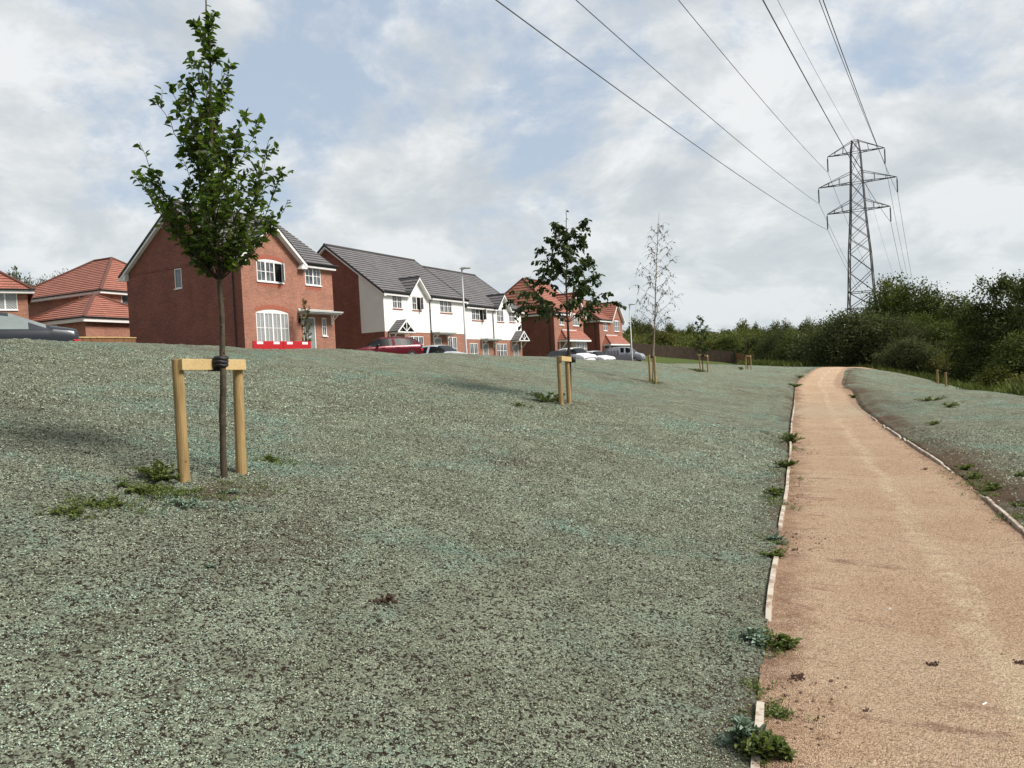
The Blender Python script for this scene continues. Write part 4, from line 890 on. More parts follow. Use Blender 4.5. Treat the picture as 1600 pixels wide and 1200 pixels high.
# ------------------------------------------------------------ vehicles (local frame: x forward, y left, z up; origin on the road under the centre)
def car_paint(name, col, metallic=.3):
    return plain(name, col, .28, metallic, .4, .03, 2, coat=.25)
M['tyre'] = plain('tyre_rubber', (.02, .02, .02), .9); M['rim'] = plain('alloy_wheel', (.35, .35, .36), .35, .8)
M['cglass'] = plain('tinted_car_glass', (.015, .018, .02), .25, 0, .10, .05); M['pglass'] = plain('car_glass_painted_pale', (.20, .23, .23), .25, 0, .2, .2, 1.5); M['redlens'] = plain('red_tail_lens', (.45, .01, .015), .15); M['clens'] = plain('clear_headlamp', (.6, .62, .64), .1)  # pglass: light seen through the panes is put into a pale base colour
def car(name, label, cat, loc, heading, L, Wd, st, paint, wheelbase, front_axle, glass_rng, group='cars parked along the road', side_glass=True, wr=.32, glass='cglass'):
    """st: stations rear->front, each (x, z_low, z_belt, z_top, half_belt, half_top)"""
    e = empty(name, loc, heading, label, cat, group); body = MB(); gl = MB(); rings = []
    def ring(s_):
        x, zl, zb, zt, hb, ht = s_; R_ = [(x, hb*.96, zl), (x, hb*1.0, zl+(zb-zl)*.35), (x, hb*1.01, zl+(zb-zl)*.7), (x, hb*.985, zb)]
        if zt-zb > .15: R_ += [(x, hb*.95, zb+.025), (x, ht+.045, zt-.105), (x, ht-.03, zt-.015), (x, ht*.5, zt+.0)]
        else: R_ += [(x, hb*.955, zb+(zt-zb)*.3), (x, hb*.88, zb+(zt-zb)*.7), (x, hb*.6, zt-.004), (x, hb*.3, zt)]
        R_ += [(x, 0, zt+.006)]
        return R_+[(p[0], -p[1], p[2]) for p in R_[-2::-1]]
    # refine the stations with a smooth curve
    S_ = np.array(st, float); fine = []
    for i in range(len(S_)-1):
        p0, p1, p2, p3 = S_[max(i-1, 0)], S_[i], S_[i+1], S_[min(i+2, len(S_)-1)]
        for k in range(4):
            u = k/4; q_ = .5*((2*p1)+(-p0+p2)*u+(2*p0-5*p1+4*p2-p3)*u*u+(-p0+3*p1-3*p2+p3)*u**3); lin = p1+(p2-p1)*u; fine.append(tuple(.45*q_+.55*lin)+(i,))
    fine.append(tuple(S_[-1])+(len(S_)-2,)); R_ = [ring(f_[:6]) for f_ in fine]; n = len(R_[0]); rg0, rg1, ws, rw = glass_rng
    for i in range(len(R_)-1):
        x0, x1 = fine[i][0], fine[i+1][0]; xm = (x0+x1)/2; seg = fine[i][6]
        for j in range(n-1):
            q_ = (R_[i][j], R_[i+1][j], R_[i+1][j+1], R_[i][j+1]); jj = min(j, n-2-j)
            tall = fine[i][3]-fine[i][2] > .14 and fine[i+1][3]-fine[i+1][2] > .14
            isg = (side_glass and jj == 4 and rg0 < xm < rg1 and tall) or (seg in (ws, rw) and jj >= (5 if tall else 4))
            pillar = any(abs(xm-p) < .06 for p in ((rg0+rg1)/2-.05,))
            (gl if isg and not pillar else body).quad(*q_)
    for R0, out_x in ((R_[0], -.03), (R_[-1], .03)):
        zc_ = (R0[0][2]+R0[n//2][2])/2; half = [(p[0]+out_x, p[1]*.5, zc_+(p[2]-zc_)*.5) for p in R0]
        for j in range(n-1): body.quad(R0[j], R0[j+1], half[j+1], half[j])
        body.quad(R0[0], half[0], half[-1], R0[-1]); c0_ = (R0[0][0]+out_x*1.3, 0, zc_)
        for j in range(n): body.add([half[j], half[(j+1) % n], c0_], [(0, 1, 2)])
    bo = body.build('body', paint, e, True); gl.build('window', M[glass], e, True)
    for mod_o in (bo,):
        md = mod_o.modifiers.new('weld', 'WELD'); md.merge_threshold = .0005
    for fx in (front_axle, front_axle-wheelbase):
        for sg in (1, -1):
            w = MB(); y0 = sg*(Wd/2-.20); y1 = sg*(Wd/2+.012); w.tube([(fx, y0, wr), (fx, y0+(y1-y0)*.12, wr), (fx, y1-(y1-y0)*.1, wr), (fx, y1, wr)], [wr*.93, wr, wr, wr*.93], 24); wo = w.build('wheel', M['tyre'], e)
            r_ = MB(); r_.tube([(fx, y1-sg*.01, wr), (fx, y1+sg*.004, wr)], [wr*.64, wr*.6], 20)
            for a in range(5):
                an_ = a*2*math.pi/5; r_.obox((fx, y1+sg*.004, wr), (math.cos(an_)*wr*.58, 0, math.sin(an_)*wr*.58), (0, sg*.014, 0), (-math.sin(an_)*.05, 0, math.cos(an_)*.05))
            r_.build('rim', M['rim'], wo)
    x_r, x_f = st[0][0], st[-1][0]; zb0 = st[0][2]; zbf = st[-1][2]; hb0 = st[1][4]; hbf = st[-2][4]
    for sg in (1, -1):
        t = MB(); t.obox((x_r-.02, sg*(hb0-.30), zb0-.20), (.16, sg*.08, 0), (0, sg*.315, 0), (0, 0, .14)); t.build('tail_light', M['redlens'], e, bevel=.02)
        t = MB(); t.obox((x_f-.24, sg*(hbf-.40), zbf-.14), (.22, 0, 0), (-.12, sg*.36, 0), (0, 0, .12)); t.build('headlight', M['clens'], e, bevel=.02)
        m = MB(); xm = rg1-.35; m.obox((xm, sg*(Wd/2-.04), st[len(st)//2][2]+.0), (.12, 0, 0), (0, sg*.20, 0), (0, 0, .13)); m.build('wing_mirror', M['black'], e, bevel=.03)
        for hx_ in ((rg0+rg1)/2-.35, (rg0+rg1)/2+.55):
            h_ = MB(); h_.obox((hx_, sg*(Wd/2-.002), st[len(st)//2][2]-.10), (.17, 0, 0), (0, sg*.02, 0), (0, 0, .025)); h_.build('handle', paint, e)
    b_ = MB(); b_.obox((x_r-.035, -.26, .52), (.02, 0, 0), (0, .52, 0), (0, 0, .11)); b_.build('number_plate', plain('yellow_plate', (.6, .45, .05), .5), e)
    return e
def gz(x, y, lift=.05): return float(tz2(np.array([x]), np.array([y]))[0])+lift
SALOON = [(-2.28, .35, .72, .78, .72, .70), (-2.22, .28, .86, .96, .83, .72), (-1.75, .26, .90, 1.04, .87, .70), (-1.55, .26, .91, 1.08, .88, .66), (-.75, .26, .92, 1.39, .89, .58), (-.1, .26, .92, 1.43, .89, .60), (.45, .26, .90, 1.38, .89, .58), (1.15, .26, .87, .99, .88, .62), (1.3, .26, .86, .93, .88, .7), (1.9, .28, .78, .84, .85, .7), (2.2, .30, .66, .74, .76, .6), (2.28, .35, .56, .62, .66, .5)]
HATCH = [(-2.02, .34, .80, .95, .74, .66), (-1.98, .28, .92, 1.06, .82, .66), (-1.85, .26, .95, 1.16, .86, .66), (-1.45, .26, .95, 1.40, .88, .58), (-.7, .26, .94, 1.47, .89, .60), (.0, .26, .93, 1.48, .89, .60), (.45, .26, .92, 1.42, .89, .58), (1.12, .26, .88, 1.0, .88, .62), (1.28, .26, .87, .94, .88, .7), (1.75, .28, .80, .86, .85, .7), (2.0, .30, .68, .76, .76, .6), (2.08, .35, .56, .62, .66, .5)]
SUV = [(x, zl, zb*1.12, zt*1.11 if zt > 1.2 else zt*1.1, hb*1.03, ht*1.05) for x, zl, zb, zt, hb, ht in HATCH]
lx, ly, _ = at(60, 500, 20.6)
car('parked_car', 'dark grey four-door saloon cut by the left edge, red tail light showing', 'car', (-13.55, 19.5, 2.36), math.radians(214), 4.56, 1.80, SALOON, car_paint('dark_grey_paint', (.03, .034, .042)), 2.75, 1.35, (-1.1, 1.0, 6, 3), glass='pglass')
car('parked_car', 'dark red hatchback in front of the white end house', 'car', (-7.25, 44.7, gz(-7.25, 44.7, -.02)), math.radians(208), 4.1, 1.80, HATCH, car_paint('dark_red_paint', (.11, .004, .012)), 2.6, 1.3, (-1.5, 1.0, 6, 2))
car('parked_car', 'silver-white car half hidden behind the dark red hatchback', 'car', (-4.6, 49.6, gz(-4.6, 49.6, -.05)), math.radians(-35), 4.1, 1.80, HATCH, car_paint('silver_paint', (.55, .57, .60)), 2.55, 1.3, (-1.5, 1.0, 6, 2))
car('parked_car', 'black hatchback behind the stakes of the leafy tree', 'car', (4.25, 67.5, gz(4.25, 67.5, -.1)), math.radians(232), 4.1, 1.80, HATCH, car_paint('black_paint', (.012, .012, .014)), 2.55, 1.3, (-1.5, 1.0, 6, 2))
car('parked_car', 'white sport utility car just right of the leafy tree stakes', 'car', (5.65, 68.0, gz(5.65, 68.0, -.02)), math.radians(-52), 4.1, 1.84, SUV, car_paint('white_paint', (.78, .79, .80), 0), 2.55, 1.3, (-1.5, 1.0, 6, 2))
car('parked_car', 'white hatchback between the white sport utility car and the van', 'car', (7.95, 73.0, gz(7.95, 73.0, -.12)), math.radians(-52), 4.1, 1.80, HATCH, car_paint('white_paint', (.75, .76, .78), 0), 2.55, 1.3, (-1.5, 1.0, 6, 2))
VAN = [(-2.3, .35, 1.15, 1.72, .84, .72), (-2.26, .30, 1.18, 1.80, .88, .76), (-1.6, .28, 1.20, 1.86, .90, .78), (-.2, .28, 1.20, 1.87, .90, .78), (.55, .28, 1.18, 1.84, .90, .76), (.75, .28, 1.16, 1.78, .90, .72), (1.42, .28, 1.08, 1.20, .88, .66), (1.55, .28, 1.04, 1.12, .88, .7), (2.05, .30, .92, 1.0, .84, .7), (2.22, .32, .72, .8, .76, .6), (2.28, .36, .58, .64, .68, .5)]
v = car('parked_van', 'grey panel van with pale cab beside the farthest brick house', 'van', (12.75, 86.5, gz(12.75, 86.5, .3)), math.radians(-22), 4.6, 1.84, VAN, car_paint('grey_van_paint', (.30, .32, .36), .3), 2.8, 1.4, (-.15, .95, 5, 99), None)
m = MB()
for k in range(5): m.box(-2.05+k*.36, -1.80+k*.36, -.945, -.925, .95, 1.5)
m.build('side_panel', plain('grey_van_rib', (.22, .24, .28), .5), v)

# ------------------------------------------------------------ lamp columns
def lamp(name, label, x, y, base, top, arm_dir, mat, r0=.075, r1=.045, arm=.5):
    e = empty(name, (x, y, base), 0, label, 'lamp column', 'lamp columns along the road'); h = top-base
    m = MB(); m.tube([(0, 0, -.3), (0, 0, 1.2), (0, 0, 1.25), (0, 0, h)], [r0*1.3, r0*1.3, r0, r1], 12); m.build('column', mat, e, True)
    d = Vector(arm_dir).normalized(); m = MB(); m.tube([(0, 0, h-.03), d*(arm*.3)+Vector((0, 0, h+.05))], r1*.8, 8); m.build('bracket', mat, e, True)
    s_ = d.cross(Vector((0, 0, 1))); b = MB(); o = d*(-.12)+Vector((0, 0, h+.03)); b.obox(o-s_*.13, d*(arm+.25), s_*.26, (0, 0, .07)); b.obox(o-s_*.10+d*.1+Vector((0, 0, .07)), d*arm*.7, s_*.20, (0, 0, .05)); lo = b.build('lantern', M['lamp'], e, bevel=.02)
    g_ = MB(); g_.obox(o-s_*.1+d*(.25)+Vector((0, 0, -.012)), d*arm*.7, s_*.2, (0, 0, .010)); g_.build('lens', M['clens'], lo)
lamp('lamp_column', 'thin grey lamp column in front of the white terrace', -2.98, 52, gz(-2.98, 52, 0), 8.62, (.9, -.2, 0), M['lamp'])
a_ = at(985, 477, 84); lamp('lamp_column', 'grey lamp column behind the van, beside the bare birch', a_[0]-.1, 84, gz(a_[0], 84, 0), a_[2], (1, -.2, 0), M['lamp'])
lamp('lamp_column', 'white column cut off at the left edge above the dark grey car', -16.30, 24.6, gz(-16.30, 24.6, 0), 8.4, (-1, .2, 0), M['lampw'], .055, .045)

# ------------------------------------------------------------ red and white plastic barriers
M['barrier'] = plain('red_barrier_plastic', (.42, .010, .016), .4); M['reflect'] = plain('white_reflective_strip', (.8, .8, .8), .4)
def barrier(x, y, z, rz, label, n=1):
    e = empty('safety_barrier', (x, y, z), rz, label, 'barrier', 'red plastic safety barriers'); m = MB()
    m.box(-1, 1, -.03, .03, .40, .86)
    for px_ in (-.97, -.35, .35, .97): m.box(px_-.03, px_+.03, -.024, .024, .05, .82)
    m.box(-1, 1, -.022, .022, .1, .16)
    m.build('panel', M['barrier'], e, bevel=.008)
    for sx in (-.55, .55): r_ = MB(); r_.box(sx-.2, sx+.2, -.036, -.032, .80 if False else   .70, .83); r_.build('reflective_strip', M['reflect'], e)
    for sx in (-.8, .8): f = MB(); f.box(sx-.1, sx+.1, -.28, .28, 0, .05); f.build('foot', M['black'], e)
def on_front(s_, out_, H=((-13.93, 40.57), 30.33)):
    t_ = math.radians(H[1]); return (H[0][0]+math.sin(t_)*s_+math.cos(t_)*out_, H[0][1]+math.cos(t_)*s_-math.sin(t_)*out_)
for i, s_ in enumerate((.0, 2.02)):
    q_ = on_front(s_+.1, 1.6); barrier(q_[0], q_[1], gz(*q_, 0)+.0, math.radians(90-30.33), ('left' if i == 0 else 'right')+' one of two red barriers under the big ground floor window')
for (px_, Y_d, k) in ((842, 66, 0), (856, 67, 1)):
    a_ = at(px_, 555, Y_d); barrier(a_[0], a_[1], gz(a_[0], a_[1], .05)-.22, math.radians(-5), ('left' if k == 0 else 'right')+' one of two low red barriers against the side wall of the first red-roofed house')
# red pot beside a door of the terrace
def terr_pt(s_, out_): t_ = math.radians(RTH); return (RC[0]+math.sin(t_)*s_+math.cos(t_)*out_, RC[1]+math.cos(t_)*s_-math.sin(t_)*out_)
q_ = terr_pt(7.45, .35); pe = empty('plant_pot', (q_[0], q_[1], 2.2), 0, 'tall red plant pot between the door and window of the white terrace', 'plant pot')
m = MB(); m.tube([(0, 0, 0), (0, 0, .75), (0, 0, .78), (0, 0, .88)], [.2, .27, .31, .31], 14); m.build('pot', plain('red_glazed_pot', (.35, .03, .02), .3), pe, True)

# ------------------------------------------------------------ fences
def fence(P, name, label, h, mat, cap=None, bay=1.8, lift=0):
    P = resample(catmull(P, .5), max(3, int(np.linalg.norm(np.diff(np.array(P), axis=0), axis=1).sum()/bay)+1)); z = tz2(P[:, 0], P[:, 1])+lift; e = empty(name, (P[0, 0], P[0, 1], z[0]), 0, label, 'fence'); O = Vector((P[0, 0], P[0, 1], z[0])); b = MB(); cp = MB(); rnd = random.Random(3)
    for i in range(len(P)-1):
        a = Vector((P[i, 0], P[i, 1], z[i]))-O; c_ = Vector((P[i+1, 0], P[i+1, 1], z[i+1]))-O; d = c_-a; n = Vector((-d.y, d.x, 0)).normalized(); nb = 12
        for k in range(nb):
            p = a+d*(k/nb); hh = h+rnd.uniform(-.02, .02); b.obox(p+n*(.012*(k % 2)), d*(1/nb*1.04), n*.02, (0, 0, hh))
        if cap is not None: cp.obox(a+Vector((0, 0, h))-n*.03, d, n*.09, (0, 0, .05))
        po = MB(); po.box(-.05, .05, -.05, .05, -.3, h+.06); po.build('post', mat, e, loc=a+n*.07)
    b.build('boards', mat, e)
    if cap is not None: cp.build('top_rail', cap, e)
fence([xy(955, 540, 116), xy(1060, 540, 115), xy(1148, 560, 113)], 'board_fence', 'long dark brown board fence across the far green verge', 1.75, M['fence'])
fence([xy(1149, 560, 112.5), xy(1180, 560, 104), xy(1225, 566, 96)], 'board_fence', 'orange-brown board fence running down to the bushes, right of the dark fence', 1.55, M['fence_new'])
fence([xy(118, 525, 33), xy(212, 525, 38.5)], 'board_fence', 'short brown fence with pale top rail between the grey car and the gable wall', 1.3, M['fence_new'], M['beam'], lift=.0)

# ------------------------------------------------------------ foliage
def rand_unit(rg, n):
    v = rg.normal(size=(n, 3)); return v/np.linalg.norm(v, axis=1)[:, None]
def norm_(v): return v/np.maximum(np.linalg.norm(v, axis=-1, keepdims=True), 1e-9)
def leaf_mesh(name, P, D, Nn, Ln, Wd, T, mat, simple=False, fold=.25):
    """P base points, D leaf direction, Nn rough normal, lengths, widths, tint"""
    D = norm_(D); Sd = norm_(np.cross(D, Nn)); Up = norm_(np.cross(Sd, D)); L = Ln[:, None]; W_ = Wd[:, None]*.5; n = len(P)
    if simple:
        V = np.stack([P, P+D*L*.5+Sd*W_, P+D*L, P+D*L*.5-Sd*W_], 1).reshape(-1, 3); Fq = np.arange(4*n).reshape(n, 4); T2 = np.repeat(T, 4)
    else:
        V = np.stack([P, P+D*L*.33+Sd*W_+Up*W_*fold*2, P+D*L*.72+Sd*W_*.72+Up*W_*fold*1.2-Up*L*.05, P+D*L-Up*L*.14, P+D*L*.72-Sd*W_*.72+Up*W_*fold*1.2-Up*L*.05, P+D*L*.33-Sd*W_+Up*W_*fold*2], 1).reshape(-1, 3)
        b = np.arange(n)[:, None]*6; Fq = np.concatenate([b+np.array([0, 1, 2, 3]), b+np.array([0, 3, 4, 5])], 0); T2 = np.repeat(T, 6)
    me = np_mesh(name, V, Fq, False, dict(tint=np.clip(T2, 0, 1))); me.materials.append(mat); return me
def bez(a, b_, c_, n):
    u = np.linspace(0, 1, n)[:, None]; return a*(1-u)**2+2*b_*u*(1-u)+c_*u*u
def sapling(name, base, label, group, seed, H, r0, crown, hb, nbr, leaf, bark='bark', droop=0., lean=(0, 0), twigs=5, upright=.6, leafmat='leaf_hero', per=16, density=1., face=0., hexp=1.1, twl=1.):
    """crown: [(height, half width)], hb: height of the lowest branch, leaf: (length, width)"""
    rg = np.random.default_rng(seed); e = empty(name, base, 0, label, 'tree', group)
    ch = np.array([c_[0] for c_ in crown]); cw = np.array([c_[1] for c_ in crown])
    nt = 26; hh = np.linspace(-.15, H, nt); wob = np.cumsum(rg.normal(0, .008, (nt, 2)), 0)*min(1, H/4); wob[0] = 0
    TR = np.stack([wob[:, 0]+lean[0]*hh/H, wob[:, 1]+lean[1]*hh/H, hh], 1)
    rad = r0*(1-.86*np.clip(hh/H, 0, 1)**1.1); tr = MB(); rk = rad.copy(); rk[2:18] *= rg.uniform(.93, 1.08, 16); tr.tube(TR, rk, 10)
    def tpos(h): return np.array([np.interp(h, hh, TR[:, k]) for k in range(3)])
    # little knots on the stem
    for h in np.arange(.25*H, hb, .11):
        a = rg.uniform(0, 6.28); p = tpos(h); d = np.array([math.cos(a), math.sin(a), .5]); r_ = np.interp(h, hh, rad); tr.tube([p+d*r_*.6, p+d*(r_+.008)], [.010, .004], 5)
    tr.build('trunk', M[bark], e, True)
    br = MB(); P = []; D = []; N_ = []; Ln = []; Wd = []; T = []
    def leaves_on(pts, k, size=1., t0=.0):
        n = len(pts)
        for i in range(k):
            u = t0+(1-t0)*(i+rg.uniform(0, 1))/k; q_ = u*(n-1); j = min(int(q_), n-2); p = pts[j]+(pts[j+1]-pts[j])*(q_-j); tg = norm_(pts[j+1]-pts[j])
            if rg.uniform() > density: continue
            side = norm_(np.cross(tg, rg.normal(size=3))); d = norm_(tg*.45+side*.9+np.array([0, 0, -droop])+rg.normal(size=3)*.15)
            nn = norm_(np.array([0, 0, 1.])+rg.normal(size=3)*.45+side*.3); s_ = size*rg.uniform(.65, 1.15)
            P.append(p+side*.004); D.append(d); N_.append(nn); Ln.append(leaf[0]*s_); Wd.append(leaf[1]*s_); T.append(rg.beta(1.6, 3.))
    hg = np.linspace(ch[0], ch[-1], 80); cdf = np.cumsum(np.interp(hg, ch, cw)+.04); cdf = (cdf-cdf[0])/(cdf[-1]-cdf[0])
    for i in range(nbr):
        f_ = (i+rg.uniform(0, 1))/nbr; he = float(np.interp(f_, cdf, hg)) if hexp > 1.2 else ch[0]+(ch[-1]-ch[0])*f_**hexp; az = i*2.399+rg.uniform(-.5, .5)
        if face: az = az+face*math.sin(2*az)
        w = np.interp(he, ch, cw)*(rg.uniform(.62, 1.08) if hexp < 1.2 else rg.uniform(.35, 1.12))
        hs = max(hb, he-(w*upright*1.6+.12)); o = np.array([math.cos(az), math.sin(az), 0]); a = tpos(hs); c_ = tpos(he)+o*w; c_[2] = he
        m = a+(c_-a)*.5+o*w*.16+np.array([0, 0, -.10*w*(1 if upright > .4 else -1.6)]); pts = bez(a, m, c_, 9)
        pts[1:-1] += rg.normal(0, .012*H/4, (7, 3))
        if droop > .5: pts[5:, 2] -= np.linspace(0, 1, 4)**2*.18*w
        rb = max(.0035, r0*.30*(1-he/H*.45))*min(1, .45+w); br.tube(pts, np.linspace(rb, .0018*max(1, H/4), 9), 5)
        leaves_on(pts[2:], int(per*((.5+w) if hexp < 1.2 else (.2+1.5*w))), 1.)
        for k in range(twigs):
            u = rg.integers(2, 8); p = pts[u]; tg = norm_(pts[u+1]-pts[u]) if u < 8 else o; sd = norm_(np.cross(tg, rg.normal(size=3)))
            ln = twl*rg.uniform(.10, .30)*(.35+1.1*w if twl < 1 else .5+.8*w)*max(.8, H/4.5); ed = norm_(tg*.7+sd*.8+np.array([0, 0, .5*upright-droop*.7])); q_ = bez(p, p+ed*ln*.5, p+ed*ln+np.array([0, 0, .12*ln-droop*ln*.6]), 5)
            br.tube(q_, np.linspace(.0035, .0015, 5)*max(1, H/5), 4); leaves_on(q_, int(per*.42*(.6+ln*2.2))+2, .95)
    top = np.array([tpos(h) for h in np.linspace(ch[0], H, 30)]); leaves_on(top, int(per*1.2), .6)
    br.build('branches', M['twig'], e)
    me = leaf_mesh('leaves', np.array(P), np.array(D), np.array(N_), np.array(Ln), np.array(Wd), np.array(T), M[leafmat]); o_ = bpy.data.objects.new('leaves', me); link(o_, e)
    return e
def stakes(label, pts, ht, rad, bar=True, tie_at=None, lean=(0, 0), bar_side=-1, ext=.04, group='timber stakes holding the young trees'):
    """two round posts, a crossbar nailed to them and the rubber tie round the stem"""
    b0 = Vector(pts[0]); e = empty('tree_stake', tuple(b0), 0, label, 'tree stake', group); tops = []
    for i, p in enumerate(pts):
        q_ = Vector(p)-b0; l_ = Vector((lean[0], lean[1], 0)) if not hasattr(lean[0], '__len__') else Vector((lean[i][0], lean[i][1], 0)); m = MB(); h = ht[i] if hasattr(ht, '__len__') else ht
        top = q_+l_+Vector((0, 0, h)); m.tube([q_+Vector((0, 0, -.25))-l_*.2, q_+l_*.5+Vector((0, 0, h*.5)), top-Vector((0, 0, .006)), top], [rad*1.04, rad, rad*.98, rad*.9], 18); m.build('post', M['stake'], e, False); tops.append(top)
    if bar:
        a, b_ = tops[0], tops[1]; d = (b_-a); d.normalize(); n = Vector((-d.y, d.x, 0)).normalized()*bar_side; m = MB(); hh = rad*2.05; t_ = .035; o = a-d*ext+n*(rad*.55)-Vector((0, 0, hh+.002))
        m.obox(o, (b_-a)+d*(2*ext), n*(t_+rad*.45), (0, 0, hh)); m.build('crossbar', M['beam'], e, bevel=.004)
    if tie_at is not None:
        c_ = Vector(tie_at)-b0; m = MB(); pts_ = []
        for k in range(17): an_ = k/16*2*math.pi; pts_.append(c_+Vector((math.cos(an_)*.048, math.sin(an_)*.045, .006*math.sin(3*an_))))
        m.tube(pts_, .020, 8)
        m.tube([p+Vector((.004, 0, .028)) for p in pts_], .019, 8); m.tube([p+Vector((0, .002, -.028)) for p in pts_], .018, 8)
        if bar:
            near = a+d*((c_-a).dot(d)); q_ = near+n*(rad*.3)-Vector((0, 0, hh*.5+.002)); m.obox(q_-d*.052-Vector((0, 0, hh*.5+.008)), d*.10, n*(rad*.75+t_+.01), (0, 0, hh+.016))
        m.build('tie', M['rubber'], e, True)
    return e
def gp(px, py, **k): return Vector(ground_hit(px, py, **k))
GS = 'young trees held by timber stakes'
# nearest sapling
b1 = gp(348, 747); D1 = b1.y; k1 = D1/6
sapling('young_tree', b1, 'nearest young tree with dense glossy dark green upright crown, held by the wide timber frame', None, 11, 3.86*k1, .029, [(1.84, .16), (2.0, .36), (2.25, .55), (2.5, .64), (2.75, .57), (3.0, .43), (3.25, .28), (3.5, .15), (3.85, .05)], 1.62, 64, (.072, .042), twigs=6, upright=.95, per=21, lean=(.11, 0), hexp=1.25, twl=.85, density=.82)
pL, pR = gp(288, 752), gp(377, 738)
tl = at(277, 561, pL.y+.02); tr_ = at(371, 562, pR.y+.02)
stakes('wide timber frame of two round posts and a sawn crossbar around the nearest tree', [pL, pR], [tl[2]-pL.z, tr_[2]-pR.z], .044, True, (b1.x+.035, b1.y, at(338, 566, D1)[2]), [(tl[0]-pL.x, .02), (tr_[0]-pR.x, .02)], -1, .02)
# second sapling
b2 = gp(890, 628); k2 = b2.y/16
sapling('young_tree', b2, 'second young tree, broad crown of drooping dark leaves before the red-roofed houses', None, 23, 3.98*k2, .036, [(2.1, 1.25), (2.35, 1.30), (2.6, .95), (2.85, .85), (3.1, .75), (3.35, .55), (3.6, .55), (3.85, .46)], 1.65, 36, (.105, .082), twigs=6, upright=.38, droop=.75, leafmat='leaf_lime', per=15, density=.9, lean=(.10, 0))
q1, q2 = gp(877, 633), gp(886, 626); st2 = stakes('pair of round posts at the second tree, seen nearly end on', [q1, (q1.x+.19, q1.y+.42, gz(q1.x+.19, q1.y+.42, 0))], [.98, .95], .048, True, (b2.x, b2.y, b2.z+.93), (-.0, 0), -1, .05)
b3 = gp(1020, 596); k3 = b3.y/27
sapling('birch_tree', b3, 'tall thin birch with sparse drooping twigs and hardly any leaves, right of the leafy tree', None, 37, 5.9*k3, .034, [(1.9, .45), (2.4, .75), (2.9, .80), (3.5, .72), (4.1, .72), (4.7, .66), (5.2, .55), (5.7, .25)], 1.5, 38, (.085, .032), 'bark_birch', twigs=8, upright=.5, droop=1.1, leafmat='leaf_birch', per=10, density=.3, lean=(.55, 0))
q1 = gp(1016, 596); stakes('close pair of square-looking posts at the bare birch', [q1, (q1.x+.13, q1.y-.30, gz(q1.x+.13, q1.y-.30, 0))], .93, .042, False, (b3.x, b3.y, b3.z+.86))
b4 = gp(1099, 581); k4 = b4.y/38
sapling('young_tree', b4, 'small sparse young tree between the birch and the last sapling, right of the van', None, 41, 2.85*k4, .028, [(1.0, .30), (1.4, .45), (1.9, .40), (2.3, .45), (2.6, .18), (2.8, .1)], .95, 18, (.11, .07), twigs=4, upright=.6, leafmat='leaf_lime', per=13, density=.8)
q1 = gp(1095, 580); stakes('two leaning posts with pale crossbar at the small sparse tree', [q1, (q1.x+.26, q1.y-.35, gz(q1.x+.26, q1.y-.35, 0))], .86, .036, True, (b4.x, b4.y, b4.z+.8), [(-.06, 0), (.02, 0)])
b5 = gp(1169, 577); k5 = b5.y/46
sapling('young_tree', b5, 'farthest staked young tree left of the path, thin and wispy against the bushes', None, 43, 2.9*k5, .026, [(.9, .4), (1.3, .5), (1.9, .42), (2.4, .3), (2.8, .12)], .9, 18, (.10, .06), twigs=4, upright=.5, leafmat='leaf_olive', per=11, density=.6)
q1 = gp(1166, 577); stakes('posts of the farthest staked tree left of the path', [q1, (q1.x+.2, q1.y-.3, gz(q1.x+.2, q1.y-.3, 0))], .84, .034, True, (b5.x, b5.y, b5.z+.8))
for i, (px, py, s_) in enumerate(((1465, 594, 51), (1478, 597, 53))):
    b = at(px, py, 37.5+1.0*(1-i)); b = Vector((b[0], b[1], gz(b[0], b[1], -.02))); side = ('left', 'right')[i]
    sapling('young_tree', b+Vector((.12, .05, 0)), f'{side} of the two wispy saplings on the verge right of the path', 'saplings on the right verge', s_, 2.6, .018, [(.9, .2), (1.5, .5), (2.0, .5), (2.4, .3)], .8, 13, (.09, .05), twigs=3, upright=.5, leafmat='leaf_olive', per=8, density=.5)
    stakes(f'single post at the {side} one of the two saplings right of the path', [b], .72, .05, False, (b.x+.1, b.y, b.z+.62))
# slender tree growing against the detached house
q_ = on_front(3.55, .9); sapling('young_tree', (q_[0], q_[1], 3.0), 'slender yellowing tree between bay window and door of the detached house', None, 61, 3.6, .02, [(.6, .22), (1.2, .34), (2.0, .30), (2.8, .34), (3.3, .15)], .5, 26, (.11, .07), twigs=4, upright=.8, leafmat='leaf_russet', per=12, density=.9)

